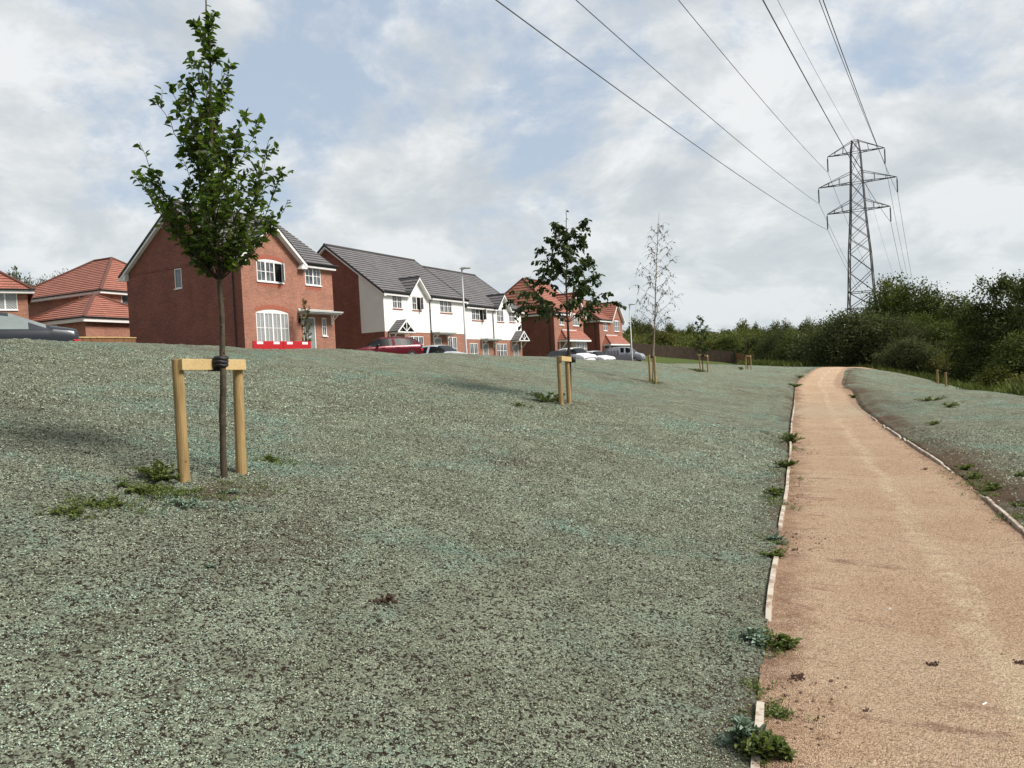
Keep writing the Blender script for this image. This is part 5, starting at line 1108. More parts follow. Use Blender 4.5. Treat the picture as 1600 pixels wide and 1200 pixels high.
# ------------------------------------------------------------ pylon and power lines
PD = np.array([math.sin(math.radians(29)), math.cos(math.radians(29)), 0]); PA = np.array([.887, -.462, 0]); PC = np.array([*at(1336, 222, 99)[:2], 0])
def pylon():
    e = empty('electricity_pylon', (PC[0], PC[1], gz(PC[0], PC[1], 0)), 0, 'tall steel lattice pylon with three pairs of arms behind the bushes', 'pylon'); O = np.array(e.location); gzp = O[2]
    lv = [(gzp-.3, 4.6), (1.0, 4.0), (4.6, 3.55), (7.3, 3.2), (9.4, 2.95), (12.0, 2.72), (14.5, 2.5), (16.3, 2.22), (18.2, 1.95), (19.9, 1.74), (21.3, 1.62), (23.4, 1.43), (24.9, 1.30), (27.3, 1.13), (28.8, .72)]
    def cor(z, s_, i, j): return PA*(i*s_/2)+PD*(j*s_/2)+np.array([0, 0, z-gzp])
    C4 = ((-1, -1), (1, -1), (1, 1), (-1, 1)); m = MB()
    for i, j in C4: m.tube([cor(z, s_, i, j) for z, s_ in lv], .085, 4)
    for k in range(len(lv)-1):
        (z0, s0), (z1, s1) = lv[k], lv[k+1]; r = .038 if k > 4 else .05
        for a in range(4):
            A, B = C4[a], C4[(a+1) % 4]; m.tube([cor(z0, s0, *A), cor(z1, s1, *B)], r, 4); m.tube([cor(z0, s0, *B), cor(z1, s1, *A)], r, 4)
            if k in (1, 2, 3, 4, 9, 11, 13): m.tube([cor(z0, s0, *A), cor(z0, s0, *B)], r, 4)
    for a in range(4): m.tube([cor(28.8, .72, *C4[a]), cor(28.8, .72, *C4[(a+1) % 4])], .04, 4)
    m.build('lattice_tower', M['steel'], e)
    att = {}
    for nm, zl, sl_, zt, st, hw, il in (('top', 27.3, 1.13, 28.75, .74, 3.35, 1.95), ('mid', 23.45, 1.43, 24.8, 1.31, 4.6, 1.95), ('low', 19.9, 1.74, 21.2, 1.62, 3.7, 1.95)):
        for sg in (-1, 1):
            a = MB(); tip = PA*sg*hw+np.array([0, 0, zl-gzp-.02])
            for j in (-1, 1):
                lo = cor(zl, sl_, sg, j); up = cor(zt, st, sg, j); a.tube([lo, tip], .055, 4); a.tube([up, tip], .045, 4)
                for u in (.35, .68): a.tube([lo+(tip-lo)*u, up+(tip-up)*u], .028, 4)
            for u0, u1 in ((.0, .35), (.35, .68)):
                a.tube([cor(zl, sl_, sg, -1)*(1-u0)+tip*u0, cor(zl, sl_, sg, 1)*(1-u1)+tip*u1], .028, 4); a.tube([cor(zl, sl_, sg, 1)*(1-u0)+tip*u0, cor(zl, sl_, sg, -1)*(1-u1)+tip*u1], .028, 4)
            a.build('crossarm', M['steel'], e)
            i_ = MB(); n = 26; pts = [tip+np.array([0, 0, -.05-il*k/n]) for k in range(n+1)]; i_.tube(pts, [.035 if (k < 3 or k > n-2) else (.105 if k % 2 else .05) for k in range(n+1)], 8); i_.build('insulator', M['insul'], e)
            att[(nm, sg)] = O+tip+np.array([0, 0, -.1-il])
    att[('earth', 0)] = O+np.array([0, 0, 28.85-gzp]); return att
ATT = pylon()
WL = {('low', -1): (775, 'lowest left conductor'), ('mid', -1): (900, 'middle left conductor'), ('top', -1): (1060, 'upper left conductor'), ('low', 1): (1192, 'lowest right conductor'), ('earth', 0): (1215, 'thin earth wire on the pylon tip'), ('top', 1): (1280, 'upper right conductor'), ('mid', 1): (1286, 'middle right conductor')}
SPAN = 270.
for key, (px, lab) in WL.items():
    P0 = ATT[key]; r_ = ray(px, 0); A_ = np.array([[-PD[0], -r_[0]], [-PD[1], -r_[1]]]); t0, s0 = np.linalg.solve(A_, -P0[:2]); z = EYE+r_[2]*s0; u = t0/SPAN; sag = (P0[2]-z)/(4*u*(1-u))
    WL[key] = (px, lab, sag)
for key, (px, lab, sag) in WL.items():
    P0 = ATT[key]; m = MB(); pts = []; sag2 = min(max(sag, 3.0), 9)
    for t0 in list(np.linspace(-SPAN, 0, 50))+list(np.linspace(0, SPAN*.86, 70))[1:]:
        u = abs(t0)/SPAN; sg_ = sag2 if t0 > 0 else 7.5; p = P0-PD*t0; pts.append((p[0]-P0[0], p[1]-P0[1], -4*sg_*u*(1-u)-(.0 if t0 > 0 else 9*u)))
    m.tube(pts, .022 if key[0] != 'earth' else .015, 5); o = m.build('power_line', M['wire'], None, True, loc=tuple(P0)); tag(o, lab+' sweeping from the pylon up over the path', 'power line', 'overhead power lines')

# ------------------------------------------------------------ shrubs and trees of the background
def crown(seed, lobes, nclump, per, sig, size, mat, flat=.8, up=0.):
    rg = np.random.default_rng(seed); lob = np.array(lobes, float); vol = (lob[:, 3]*lob[:, 4]*lob[:, 5])**.7; li = rg.choice(len(lob), nclump, p=vol/vol.sum()); u = rand_unit(rg, nclump); r = rg.uniform(.25, 1.06, nclump)**.45
    C_ = lob[li, :3]+u*lob[li, 3:6]*r[:, None]; ok = C_[:, 2] > .05; C_ = C_[ok]; u = u[ok]; ct = rg.uniform(0, 1, len(C_)); k = rg.poisson(per, len(C_)); idx = np.repeat(np.arange(len(C_)), k); n = len(idx)
    sg = sig*rg.uniform(.6, 1.4, len(C_))[idx, None]; P = C_[idx]+rg.normal(size=(n, 3))*sg*np.array([1, 1, flat]); P[:, 2] = np.maximum(P[:, 2], .02)
    Dn = norm_(rand_unit(rg, n)+u[idx]*.6+np.array([0, 0, up])); Nn = norm_(rand_unit(rg, n)+np.array([0, 0, .7])); Ln = size*rg.uniform(.6, 1.4, n)
    T = ct[idx]*.55+rg.uniform(0, .45, n); return leaf_mesh('foliage', P, Dn, Nn, Ln, Ln*rg.uniform(.4, .65, n), T, mat, simple=True)
def woody(seed, lobes, r0, h0, spread=1.):
    rg = np.random.default_rng(seed+500); m = MB(); base = np.array([0, 0, -.3]); fork = np.array([rg.normal(0, .1), rg.normal(0, .1), h0]); m.tube([base, fork*.5, fork], [r0*1.2, r0, r0*.8], 8)
    for l in lobes:
        for k in range(3):
            c_ = np.array(l[:3])+rand_unit(rg, 1)[0]*np.array(l[3:6])*.75; pts = bez(fork, fork+(c_-fork)*.5+np.array([0, 0, .15*abs(c_[2]-fork[2])])*(-1 if k % 2 else 1), c_, 8); pts[1:-1] += rg.normal(0, .06, (6, 3)); m.tube(pts, np.linspace(r0*.5, .015, 8), 5)
            for q_ in range(3):
                j = rg.integers(3, 7); d = rand_unit(rg, 1)[0]; d[2] = abs(d[2]); m.tube([pts[j], pts[j]+d*rg.uniform(.4, 1.0)], [.02, .008], 4)
    return m
PROTO = {}
def proto(key, name, lobes, nclump, per, sig, size, mat, seed, r0=.12, h0=1.2, bark='bark', dims=(5, 5), trunk=True):
    me = crown(seed, lobes, nclump, per, sig, size, M[mat]); mw = woody(seed, lobes, r0, h0); PROTO[key] = (name, me, mw, M[bark], dims, None)
def place(key, px, Y, top, wpx, label, group, rz=None, dz=0):
    name, me, mw, bk, (pw, ph), wm = PROTO[key]; a = at(px, top, Y); g = gz(a[0], Y, -.1+dz); h = a[2]-g; w = wpx*Y/F
    e = empty(name, (a[0], Y, g), rz if rz is not None else (px*1.7) % 6.28, label, 'tree' if 'tree' in name else 'shrub', group); e.scale = (w/pw, w/pw, h/ph)
    o = bpy.data.objects.new('foliage', me); link(o, e)
    if wm is None: t = mw.build('trunk', bk, e, True); PROTO[key] = (name, me, mw, bk, (pw, ph), t.data)
    else: link(bpy.data.objects.new('trunk', wm), e)
    return e
DOME = [(0, 0, 1.6, 2.2, 2.1, 1.7), (1.2, .4, 1.2, 1.5, 1.5, 1.5), (-1.3, -.3, 1.3, 1.4, 1.5, 1.5), (.2, -1.0, 1.0, 1.7, 1.4, 1.2), (.1, .2, 2.7, 1.3, 1.3, 1.1), (-.9, .6, 2.3, 1.0, 1.0, 1.1), (1.0, -.5, 2.4, .9, .9, 1.0)]
TALL = [(0, 0, 3.4, 1.7, 1.7, 1.8), (1.3, .3, 2.7, 1.2, 1.2, 1.3), (-1.3, .2, 3.0, 1.2, 1.2, 1.3), (.3, -1.1, 2.6, 1.3, 1.1, 1.3), (.4, .2, 4.9, 1.0, 1.0, 1.2), (-.8, -.3, 4.5, .8, .8, 1.0), (0, 0, 1.5, 1.7, 1.7, 1.5), (1.5, -.4, 1.2, 1.0, 1.0, 1.1), (-1.5, .3, 1.2, 1.1, 1.0, 1.1)]
OPEN = [(.9, .2, 3.6, 1.2, 1.1, .9), (-1.1, .1, 3.4, 1.1, 1.0, .8), (.1, .8, 4.4, 1.1, 1.0, .8), (-.2, -.9, 2.9, 1.1, 1.0, .8), (1.5, -.6, 2.6, .9, .8, .7), (-1.5, .5, 2.2, .8, .8, .7), (.4, 0, 5.1, .8, .8, .6), (0, .2, .8, 1.6, 1.3, .9)]
CONE = [(0, 0, .9+i*.62, 1.15*(1-i/8.2), 1.15*(1-i/8.2), .34) for i in range(8)]
proto('grey', 'willow_shrub', DOME, 620, 52, .25, .125, 'leaf_grey', 1, .10, .5, dims=(5.0, 3.75))
proto('grey2', 'willow_shrub', [(x*1.1+.1*z, -y, z*.9+.1, a, b_, c_) for x, y, z, a, b_, c_ in DOME], 600, 50, .27, .125, 'leaf_grey', 2, .10, .5, dims=(5.2, 3.5))
proto('wood', 'hedgerow_tree', TALL, 760, 52, .26, .145, 'leaf_wood', 3, .16, 1.6, dims=(5.0, 6.1))
proto('wood2', 'hedgerow_tree', [(-x, y*1.1, z*.95+.2*x, a, b_, c_*.95) for x, y, z, a, b_, c_ in TALL], 720, 52, .28, .145, 'leaf_dark', 4, .16, 1.6, dims=(5.0, 6.1))
proto('open', 'spreading_tree', OPEN, 360, 60, .22, .13, 'leaf_dark', 5, .20, 1.3, dims=(4.8, 5.6))
proto('olive', 'olive_shrub', DOME, 330, 30, .24, .19, 'leaf_olive', 6, .06, .4, dims=(5.0, 3.75))
proto('cone', 'conifer_tree', CONE, 300, 26, .22, .24, 'leaf_dark', 7, .10, 2.5, dims=(2.5, 5.9))
proto('far', 'distant_tree', TALL, 280, 26, .36, .30, 'leaf_far', 8, .16, 1.6, dims=(5.0, 6.1))
GW = 'dark hedgerow trees right of the pylon'; GB = 'grey green shrubs where the path disappears'
for key, px, Y, top, w, lab, g in (
    ('grey', 1335, 63, 484, 165, 'large rounded grey-green shrub in front of the pylon foot, at the end of the path', GB),
    ('grey2', 1283, 68, 509, 110, 'grey-green shrub just left of the pylon foot', GB), ('grey2', 1392, 61, 500, 110, 'grey-green shrub right of the path end, before the tallest dark trees', GB),
    ('wood', 1393, 76, 434, 128, 'dark tree touching the right side of the pylon', GW), ('wood2', 1440, 73, 436, 140, 'broad dark tree, highest of the clump right of the pylon', GW),
    ('wood', 1498, 68, 462, 110, 'dark tree in the dip left of the tall open-crowned tree', GW),
    ('open', 1568, 50, 430, 150, 'tall tree with open crown and visible limbs near the right edge', GW), ('open', 1655, 44, 408, 200, 'tall dark tree cut off by the right edge', GW), ('wood2', 1700, 58, 425, 220, 'dark tree outside the right edge', GW),
    ('wood2', 1532, 60, 478, 100, 'lower dark tree left of the open-crowned tree', GW),
    ('wood', 1432, 62, 492, 110, 'mid green bushy tree in the middle of the right-hand thicket', GW), ('wood', 1490, 59, 503, 120, 'mid green bushy tree above the two right-hand saplings', GW),
    ('grey', 1420, 57, 528, 100, 'grey-green bush low in the thicket, left of the two right-hand saplings', GB), ('olive', 1490, 54, 545, 90, 'yellow-green bush behind the two right-hand saplings', GB),
    ('wood2', 1550, 49, 512, 120, 'dark bush under the open-crowned tree', GW), ('wood', 1612, 42, 520, 150, 'dark bush at the right edge under the tall trees', GW),
    ('wood2', 1590, 58, 470, 160, 'dark tree behind the open-crowned tree', GW), ('olive', 1560, 42, 574, 90, 'low yellow-green bush on the crest right of the two saplings', GB), ('olive', 1618, 33, 585, 110, 'low yellow-green bush on the crest at the right edge', GB),
    ('wood', 1250, 84, 519, 90, 'green bush left of the large grey-green shrub, far side of the verge', GB), ('grey2', 1215, 92, 520, 80, 'grey-green bush at the end of the orange-brown fence', GB),
    ('wood2', 1180, 112, 522, 60, 'dark green bush behind the orange-brown fence', GB), ('wood', 1137, 122, 524, 60, 'dark green bush behind the right end of the dark fence', GB), ('wood2', 1212, 104, 510, 62, 'tall dark bush behind the end of the fences', GB),
    ('olive', 1095, 124, 528, 50, 'yellow-green bush behind the dark fence, above the small sparse tree', GB), ('olive', 1030, 128, 517, 60, 'yellow-green scrub behind the dark fence near the bare birch', GB)):
    place(key, px, Y, top, w, lab, g)
GC = 'conifers along the skyline'
for i, (px, Y, top, w) in enumerate(((992, 165, 500, 22), (1004, 170, 503, 18), (1013, 172, 505, 18), (1046, 175, 507, 20), (1079, 180, 510, 18), (1160, 185, 501, 22), (1180, 180, 505, 16), (1212, 178, 505, 22), (1228, 176, 504, 18), (1254, 170, 502, 22), (1262, 165, 499, 16))):
    place('cone' if i in (1, 6, 9) else 'far', px, Y, top-4+(i*7 % 4), w*1.35, 'small dark pointed tree standing above the far woodland on the skyline' if i in (1, 6, 9) else 'small dark round-headed tree standing above the far woodland on the skyline', GC if i in (1, 6, 9) else 'round trees on the skyline')
for i, (px, Y, top, w) in enumerate(((1022, 185, 509, 30), (1065, 186, 509, 34), (1100, 180, 508, 36), (1135, 180, 509, 34), (1170, 176, 508, 40), (1195, 176, 508, 34), (1238, 165, 506, 40), (1275, 150, 503, 40), (985, 160, 508, 30))):
    place('far', px, Y, top+5, w, 'rounded dark tree crown in the far woodland below the skyline conifers', 'rounded trees of the far woodland')
for i, (px, Y, top, w) in enumerate(((26, 92, 427, 30), (44, 96, 437, 34), (62, 94, 440, 36), (80, 98, 436, 36), (98, 96, 433, 34), (112, 100, 438, 30), (10, 96, 430, 40))):
    place('cone' if i in (0,) else 'wood2', px, Y, top-8, w*1.5, 'pointed conifer left of the trees behind the orange roofs' if i == 0 else 'dark tree crown showing between the two orange roofs at far left', None if i == 0 else 'trees behind the far left houses')

# far woodland: one mass of scrub over the hillside
rg = np.random.default_rng(5); n = 2600; px_ = rg.uniform(975, 1300, n); Y_d = rg.uniform(122, 185, n); ratio = (px_-800)/F
cx = ratio*Y_d; cy = Y_d; cz = tz2(cx, cy); hgt = .85*(1.2+2.6*np.clip((px_-1000)/200, 0, 1)+2.0*np.clip((Y_d-150)/30, 0, 1))*(fbm(cx/9, cy/9, 2, 4)+.35); keep = (fbm(cx/7, cy/7, 2, 14) > .30+.22*np.clip((1080-px_)/100, 0, 1)); cx, cy, cz, hgt = cx[keep], cy[keep], cz[keep], hgt[keep]; n = len(cx)
k = 46; idx = np.repeat(np.arange(n), k); P = np.stack([cx[idx], cy[idx], cz[idx]+rg.uniform(.0, 1, n*k)*hgt[idx]], 1)+rg.normal(size=(n*k, 3))*np.array([.85, .85, .25]); Ln = rg.uniform(.25, .55, n*k)
me = leaf_mesh('woodland', P, rand_unit(rg, n*k), norm_(rand_unit(rg, n*k)+np.array([0, 0, .6])), Ln, Ln*.6, rg.uniform(0, 1, n)[idx]*.6+rg.uniform(0, .4, n*k), M['leaf_far'], simple=True); o = bpy.data.objects.new('woodland', me); link(o); tag(o, 'mass of scrub and woodland covering the far hillside', 'woodland', kind='stuff')
# rough grass and brambles at the foot of the trees and along the crest
def blades(name, label, cx, cy, per, h, spread, mat, seed, wid=.05, cat='grass', lean=.5):
    rg = np.random.default_rng(seed); n = len(cx); idx = np.repeat(np.arange(n), per); x = cx[idx]+rg.normal(0, spread, n*per); y = cy[idx]+rg.normal(0, spread, n*per); z = tz2(x, y); d = rand_unit(rg, n*per)*lean; d[:, 2] = 1; L = h*rg.uniform(.4, 1.2, n*per)*rg.uniform(.6, 1.3, n)[idx]
    me = leaf_mesh(name, np.stack([x, y, z-.03], 1), d, rand_unit(rg, n*per), L, wid*rg.uniform(.6, 1.5, n*per), rg.uniform(0, 1, n)[idx]*.5+rg.uniform(0, .5, n*per), M[mat], simple=True); o = bpy.data.objects.new(name, me); link(o); tag(o, label, cat, kind='stuff')
rg = np.random.default_rng(9); n = 2600; px_ = rg.uniform(1300, 1640, n); cr = np.interp(px_, [1300, 1330, 1400, 1480, 1540, 1600, 2200], [60, 60, 53, 43, 33, 25, 14]); Y_d = cr+rg.uniform(1.2, 9, n)
blades('rough_grass', 'rough yellow-green grass and brambles along the foot of the trees', (px_-800)/F*Y_d, Y_d, 16, .45, .3, 'leaf_wood', 3, .07)
n = 1600; px_ = rg.uniform(1170, 1320, n); Y_d = rg.uniform(62, 84, n); blades('rough_grass', 'rough grass beyond the crest of the path', (px_-800)/F*Y_d, Y_d, 14, .6, .4, 'leaf_wood', 4, .09)
n = 2500; px_ = rg.uniform(965, 1120, n); Y_d = rg.uniform(118, 150, n); blades('rough_grass', 'tall yellowing grass on the slope above the dark fence', (px_-800)/F*Y_d, Y_d, 14, 1.0, .5, 'leaf_olive', 6, .16)

# ------------------------------------------------------------ weeds
def weed(px, py, w, h, mat, label, seed, n=60, leaf=.05, group='weeds in the seeded bank and along the path edge', stems=9, flat=.5):
    b = gp(px, py); rg = np.random.default_rng(seed); e = empty('weed_plant', (b.x, b.y, b.z), 0, label, 'weed', group); st = MB(); P = []; D = []; L = []; T = []
    for s_ in range(stems):
        a = rg.uniform(0, 6.28); r = w*.5*rg.uniform(.3, 1); tip = np.array([math.cos(a)*r, math.sin(a)*r*.8, 0]); tip[2] = h*rg.uniform(.35, 1)*(1-.4*r/(w*.5))+(gz(b.x+tip[0], b.y+tip[1], 0)-b.z)*.9
        pts = bez(np.array([0, 0, -.01]), tip*np.array([.4, .4, .8]), tip, 7); st.tube(pts, np.linspace(.0035, .0015, 7), 4)
        for k in range(int(n/stems)):
            u = rg.uniform(.15, 1)*6; j = min(int(u), 5); p = pts[j]+(pts[j+1]-pts[j])*(u-j); d = rand_unit(rg, 1)[0]; d[2] = abs(d[2])*.5+.1
            P.append(p+rg.normal(size=3)*.008); D.append(d); L.append(leaf*rg.uniform(.5, 1.3)); T.append(rg.uniform(0, 1))
    P = np.array(P); L = np.array(L); st.build('stems', M['twig'], e); me = leaf_mesh('leaves', P, np.array(D), norm_(rand_unit(rg, len(P))*.5+np.array([0, 0, 1])), L, L*.5, np.array(T), M[mat]); link(bpy.data.objects.new('leaves', me), e)
WE = [(243, 752, .50, .17, 'leaf_weed', 'bushy green weed clump at the foot of the left post of the nearest tree', 900, .035), (205, 768, .42, .06, 'leaf_weed', 'low weed mat left of the bushy clump near the nearest tree', 360, .03), (165, 790, .36, .06, 'leaf_weed', 'low weed patch halfway between the nearest tree and the left edge', 320, .028), (118, 806, .34, .05, 'leaf_weed', 'leftmost low weed patch near the nearest tree', 260, .028), (285, 790, .30, .04, 'leaf_mint', 'mint-coated weed patch below the left post of the nearest tree', 180, .028), (420, 722, .34, .06, 'leaf_weed', 'low weed patch right of the nearest tree', 220, .028), (355, 770, .22, .03, 'leaf_mint', 'small mint-coated weed just below the nearest trunk', 100, .025),
      (852, 628, .75, .22, 'leaf_weed', 'tall weed clump left of the second tree', 700, .05), (872, 630, .35, .34, 'leaf_weed', 'upright weed touching the posts of the second tree', 260, .05), (815, 636, .5, .08, 'leaf_weed', 'low weed patch farthest left of the second tree', 200, .04), (326, 888, .10, .03, 'leaf_mint', 'tiny mint-coated weed alone on the lower left bank', 60, .022),
      (1239, 692, .50, .20, 'leaf_weed', 'largest bright green weed on the left path edge, halfway up the path', 620, .05), (1229, 732, .42, .14, 'leaf_weed', 'second bright green weed on the left path edge', 420, .042), (1214, 776, .36, .13, 'leaf_weed', 'dark green weed on the left path edge between two bare edging lengths', 420, .036), (1213, 846, .22, .08, 'leaf_mint', 'small mint-coated weed on the left path edge', 220, .03), (1208, 872, .26, .08, 'leaf_weed', 'weed just below the small mint-coated one on the left path edge', 300, .03),
      (1180, 1004, .24, .07, 'leaf_mint', 'mint-green coated half of the weed pair lying over the left edging', 420, .032), (1222, 1012, .22, .07, 'leaf_weed', 'dark green half of the weed pair lying over the left edging', 420, .032), (1163, 1170, .20, .14, 'leaf_mint', 'broad-leaved mint-coated weed at the bottom of the left edging', 300, .04), (1190, 1190, .20, .13, 'leaf_weed', 'green leafy weed at the bottom edge beside the path', 420, .032), (1228, 1190, .16, .12, 'leaf_weed', 'stalky weed standing in the path gravel at the bottom edge', 160, .030), (1215, 1120, .16, .03, 'leaf_weed', 'sparse small weed in the gravel near the bottom', 110, .018),
      (1243, 605, .8, .22, 'leaf_weed', 'weed at the far left bend of the path', 300, .08), (1250, 590, .6, .15, 'leaf_weed', 'small weed beyond the far left bend of the path', 150, .08), (1333, 622, .5, .15, 'leaf_weed', 'yellow-green weed at the narrowest part of the right path edge', 260, .06),
      (1505, 735, .32, .10, 'leaf_weed', 'yellow-green weed behind the right edging', 280, .032), (1520, 750, .26, .10, 'leaf_weed', 'bright green weed just right of the yellow-green one behind the right edging', 300, .032), (1548, 768, .34, .12, 'leaf_weed', 'dark green weed behind the right edging', 340, .032), (1597, 745, .22, .08, 'leaf_weed', 'green weed at the right edge of the picture', 160, .03), (1592, 795, .25, .06, 'leaf_weed', 'low weed beside the edging at the right edge', 180, .028),
      (1455, 627, 1.0, .16, 'leaf_weed', 'dark green tuft high on the right verge', 320, .06), (1482, 636, .8, .12, 'leaf_weed', 'dark green tuft lower right of the first on the right verge', 240, .06), (1457, 664, .5, .08, 'leaf_weed', 'small dark tuft in the middle of the right verge', 160, .045), (1022, 598, .8, .10, 'leaf_weed', 'low weeds around the birch posts', 150, .06), (1090, 581, 1.0, .18, 'leaf_weed', 'weeds around the posts of the small sparse tree', 220, .08), (1160, 578, 1.0, .15, 'leaf_weed', 'weeds around the posts of the farthest left tree', 160, .09)]
for i, (px, py, w, h, mt, lab, n, lf) in enumerate(WE): weed(px, py, w, h, mt, lab, 100+i, n, lf, stems=max(7, int(n/34)))


# low weed cover: irregular mats by the nearest tree and along the left edging
def mats(name, label, spots, per, leaf, mat, seed):
    rg = np.random.default_rng(seed); X = []; Y = []
    for px, py, sx, sy, n in spots:
        b = gp(px, py); X += list(b.x+rg.normal(0, sx, n)); Y += list(b.y+rg.normal(0, sy, n))
    X = np.array(X); Y = np.array(Y); k = fbm(X/.09, Y/.09, 2, seed) > .46; X, Y = X[k], Y[k]; idx = np.repeat(np.arange(len(X)), per); n = len(idx); x = X[idx]+rg.normal(0, .012, n); y = Y[idx]+rg.normal(0, .012, n); d = rand_unit(rg, n); d[:, 2] = abs(d[:, 2])*.6+.1; L = leaf*rg.uniform(.5, 1.4, n)
    me = leaf_mesh(name, np.stack([x, y, tz2(x, y)+rg.uniform(0, .022, n)], 1), d, norm_(rand_unit(rg, n)*.6+np.array([0, 0, 1])), L, L*rg.uniform(.3, .6, n), rg.uniform(0, 1, n), M[mat], simple=True); o = bpy.data.objects.new(name, me); link(o); tag(o, label, 'weeds', kind='stuff')
mats('ground_cover', 'low green weed cover beside the nearest tree and along the path edging', [(230, 765, .16, .10, 260), (160, 790, .14, .10, 200), (115, 806, .10, .06, 110), (300, 775, .15, .10, 150), (430, 722, .12, .08, 100), (385, 760, .14, .1, 70), (1236, 700, .08, .5, 130), (1225, 740, .07, .3, 120), (1214, 785, .07, .25, 110), (1211, 850, .05, .15, 90), (1196, 1000, .05, .10, 90), (1186, 1085, .04, .1, 40), (1172, 1165, .04, .10, 90), (1205, 1120, .05, .04, 50), (845, 632, .35, .3, 160), (1020, 600, .4, .3, 90), (1510, 742, .08, .15, 110), (1550, 775, .12, .15, 120), (1465, 632, .5, .3, 140), (1590, 810, .1, .1, 90), (1530, 757, .10, .2, 160), (1470, 700, .05, .25, 60), (1560, 740, .3, .3, 120), (1430, 690, .1, .2, 60)], 9, .020, 'leaf_weed', 8)
mats('ground_cover', 'mint-coated weed cover in the seeded bank', [(200, 800, .25, .12, 220), (330, 790, .2, .1, 160), (1175, 1005, .07, .08, 120), (1165, 1175, .06, .06, 100), (1212, 850, .05, .1, 70), (640, 700, .5, .3, 60), (120, 640, .5, .3, 80)], 8, .017, 'leaf_mint', 9)

# ------------------------------------------------------------ loose soil, stones and clods
def crumbs(name, label, x, y, z, r, mat, seed):
    rg = np.random.default_rng(seed); n = len(x); V0 = np.array([(1, 0, 0), (-1, 0, 0), (0, 1, 0), (0, -1, 0), (0, 0, 1), (0, 0, -1)], float); F0 = np.array([(0, 2, 4), (2, 1, 4), (1, 3, 4), (3, 0, 4), (2, 0, 5), (1, 2, 5), (3, 1, 5), (0, 3, 5)])
    V = V0[None]*rg.uniform(.55, 1.3, (n, 6, 1))*r[:, None, None]*np.array([1, 1, .65]); a = rg.uniform(0, 6.28, n); c_, s_ = np.cos(a)[:, None], np.sin(a)[:, None]; V = np.stack([V[..., 0]*c_-V[..., 1]*s_, V[..., 0]*s_+V[..., 1]*c_, V[..., 2]], -1)+np.stack([x, y, z], 1)[:, None]
    me = np_mesh(name, V.reshape(-1, 3), (F0[None]+np.arange(n)[:, None, None]*6).reshape(-1, 3), False, dict(tint=np.repeat(rg.uniform(0, 1, n), 6))); me.materials.append(mat); o = bpy.data.objects.new(name, me); link(o); tag(o, label, 'soil', kind='stuff')
def tint_mat(name, stops):
    m, t_, b = new_mat(name); a_ = t_.add('ShaderNodeAttribute', attribute_name='tint'); t_.lk(t_.ramp(a_.outputs['Fac'], stops), b.inputs['Base Color']); b.inputs['Roughness'].default_value = .95; return m

# ------------------------------------------------------------ fibre mulch flakes lying on the seeded soil
def mulch(n=430000):
    rg = np.random.default_rng(3); r = 2.55*np.exp(rg.uniform(0, 1, n)*math.log(17/2.55)); a = rg.uniform(math.radians(-37), math.radians(37), n); x = r*np.sin(a); y = r*np.cos(a); pd = path_dist(x, y)
    dens = fbm(x/.07, y/.07, 2, 31); k = (pd > -.015+.05*rg.uniform(0, 1, n)) & (dens > .40) & (rg.uniform(0, 1, n) < np.clip(.75+pd*2.2, .25, 1)); x, y, r, pd = x[k], y[k], r[k], pd[k]; n = len(x)
    z = tz2(x, y); near = np.clip(1-(r-30)/30, 0, 1); fine = np.clip(1-(r-7)/9, 0, 1); off = np.clip(pd/.12, 0, 1)
    big = fbm(x/2.3, y/2.3, 3, 5)-.5; mid = fbm(x/.33, y/.33, 3, 9)-.5; q1 = vnoise(x/.05+3*mid, y/.05, 21); q2 = vnoise(x/.024, y/.024+2*mid, 33); q3 = vnoise(x/.013, y/.013, 44); clod_ = (1-abs(2*q1-1))*.5+(1-abs(2*q2-1))*.35+q3*.15; lump = np.clip(fbm(x/.16, y/.16, 2, 77)-.62, 0, 1)
    z = z+off*(big*.07*near+mid*.035*near+(clod_-.5)*.020*fine+lump*.09*np.clip(1-(r-25)/15, 0, 1))+np.where((pd > 0) & (x > 5), .05*np.exp(-((pd-.35)/.2)**2), 0)*near+.016*np.clip(1-np.abs(pd-.02)/.10, 0, 1)
    L = np.maximum(.008, .0019*r)*rg.uniform(.5, 1.5, n); L = np.minimum(L, .030); D = rand_unit(rg, n); D[:, 2] = D[:, 2]*.35+.12; N_ = rand_unit(rg, n)*.8; N_[:, 2] += 1
    mintp = fbm(x/1.6+7, y/1.6, 4, 61); soilp = np.zeros(n)
    for bx_, by_, br_ in TREE_SPOTS: soilp = np.maximum(soilp, np.clip(1.3-np.sqrt((x-bx_)**2+(y-by_)**2)/br_, 0, 1))
    soilp = np.maximum(soilp, 0)+np.clip(1-(pd-.02)/np.where(x < CENX(y), .30, .9), 0, 1)
    T = np.clip(rg.normal(.42, .20, n)+np.clip((mintp-.52)*1.6, 0, .3), 0, 1); keep = rg.uniform(0, 1, n) > soilp*np.where(x < CENX(y), .5, .85)
    me = leaf_mesh('mulch', np.stack([x, y, z+.0015], 1)[keep], D[keep], N_[keep], L[keep], (L*rg.uniform(.35, .8, n))[keep], T[keep], M['mulch'], simple=True); o = bpy.data.objects.new('mulch', me); link(o); tag(o, 'grey-green and mint fibre mulch flakes covering the seeded soil', 'mulch', kind='stuff')
M['mulch'] = tint_mat('dyed_fibre_mulch', [(0, (.10, .08, .055)), (.22, (.23, .24, .17)), (.5, (.34, .375, .275)), (.75, (.36, .43, .33)), (1, (.32, .46, .37))])
mulch()
M['soil'] = tint_mat('loose_reddish_soil', [(0, (.05, .03, .02)), (.6, (.16, .085, .055)), (1, (.25, .15, .10))]); M['grit'] = tint_mat('loose_tan_gravel', [(0, (.25, .13, .08)), (.6, (.52, .34, .21)), (1, (.75, .65, .5))])
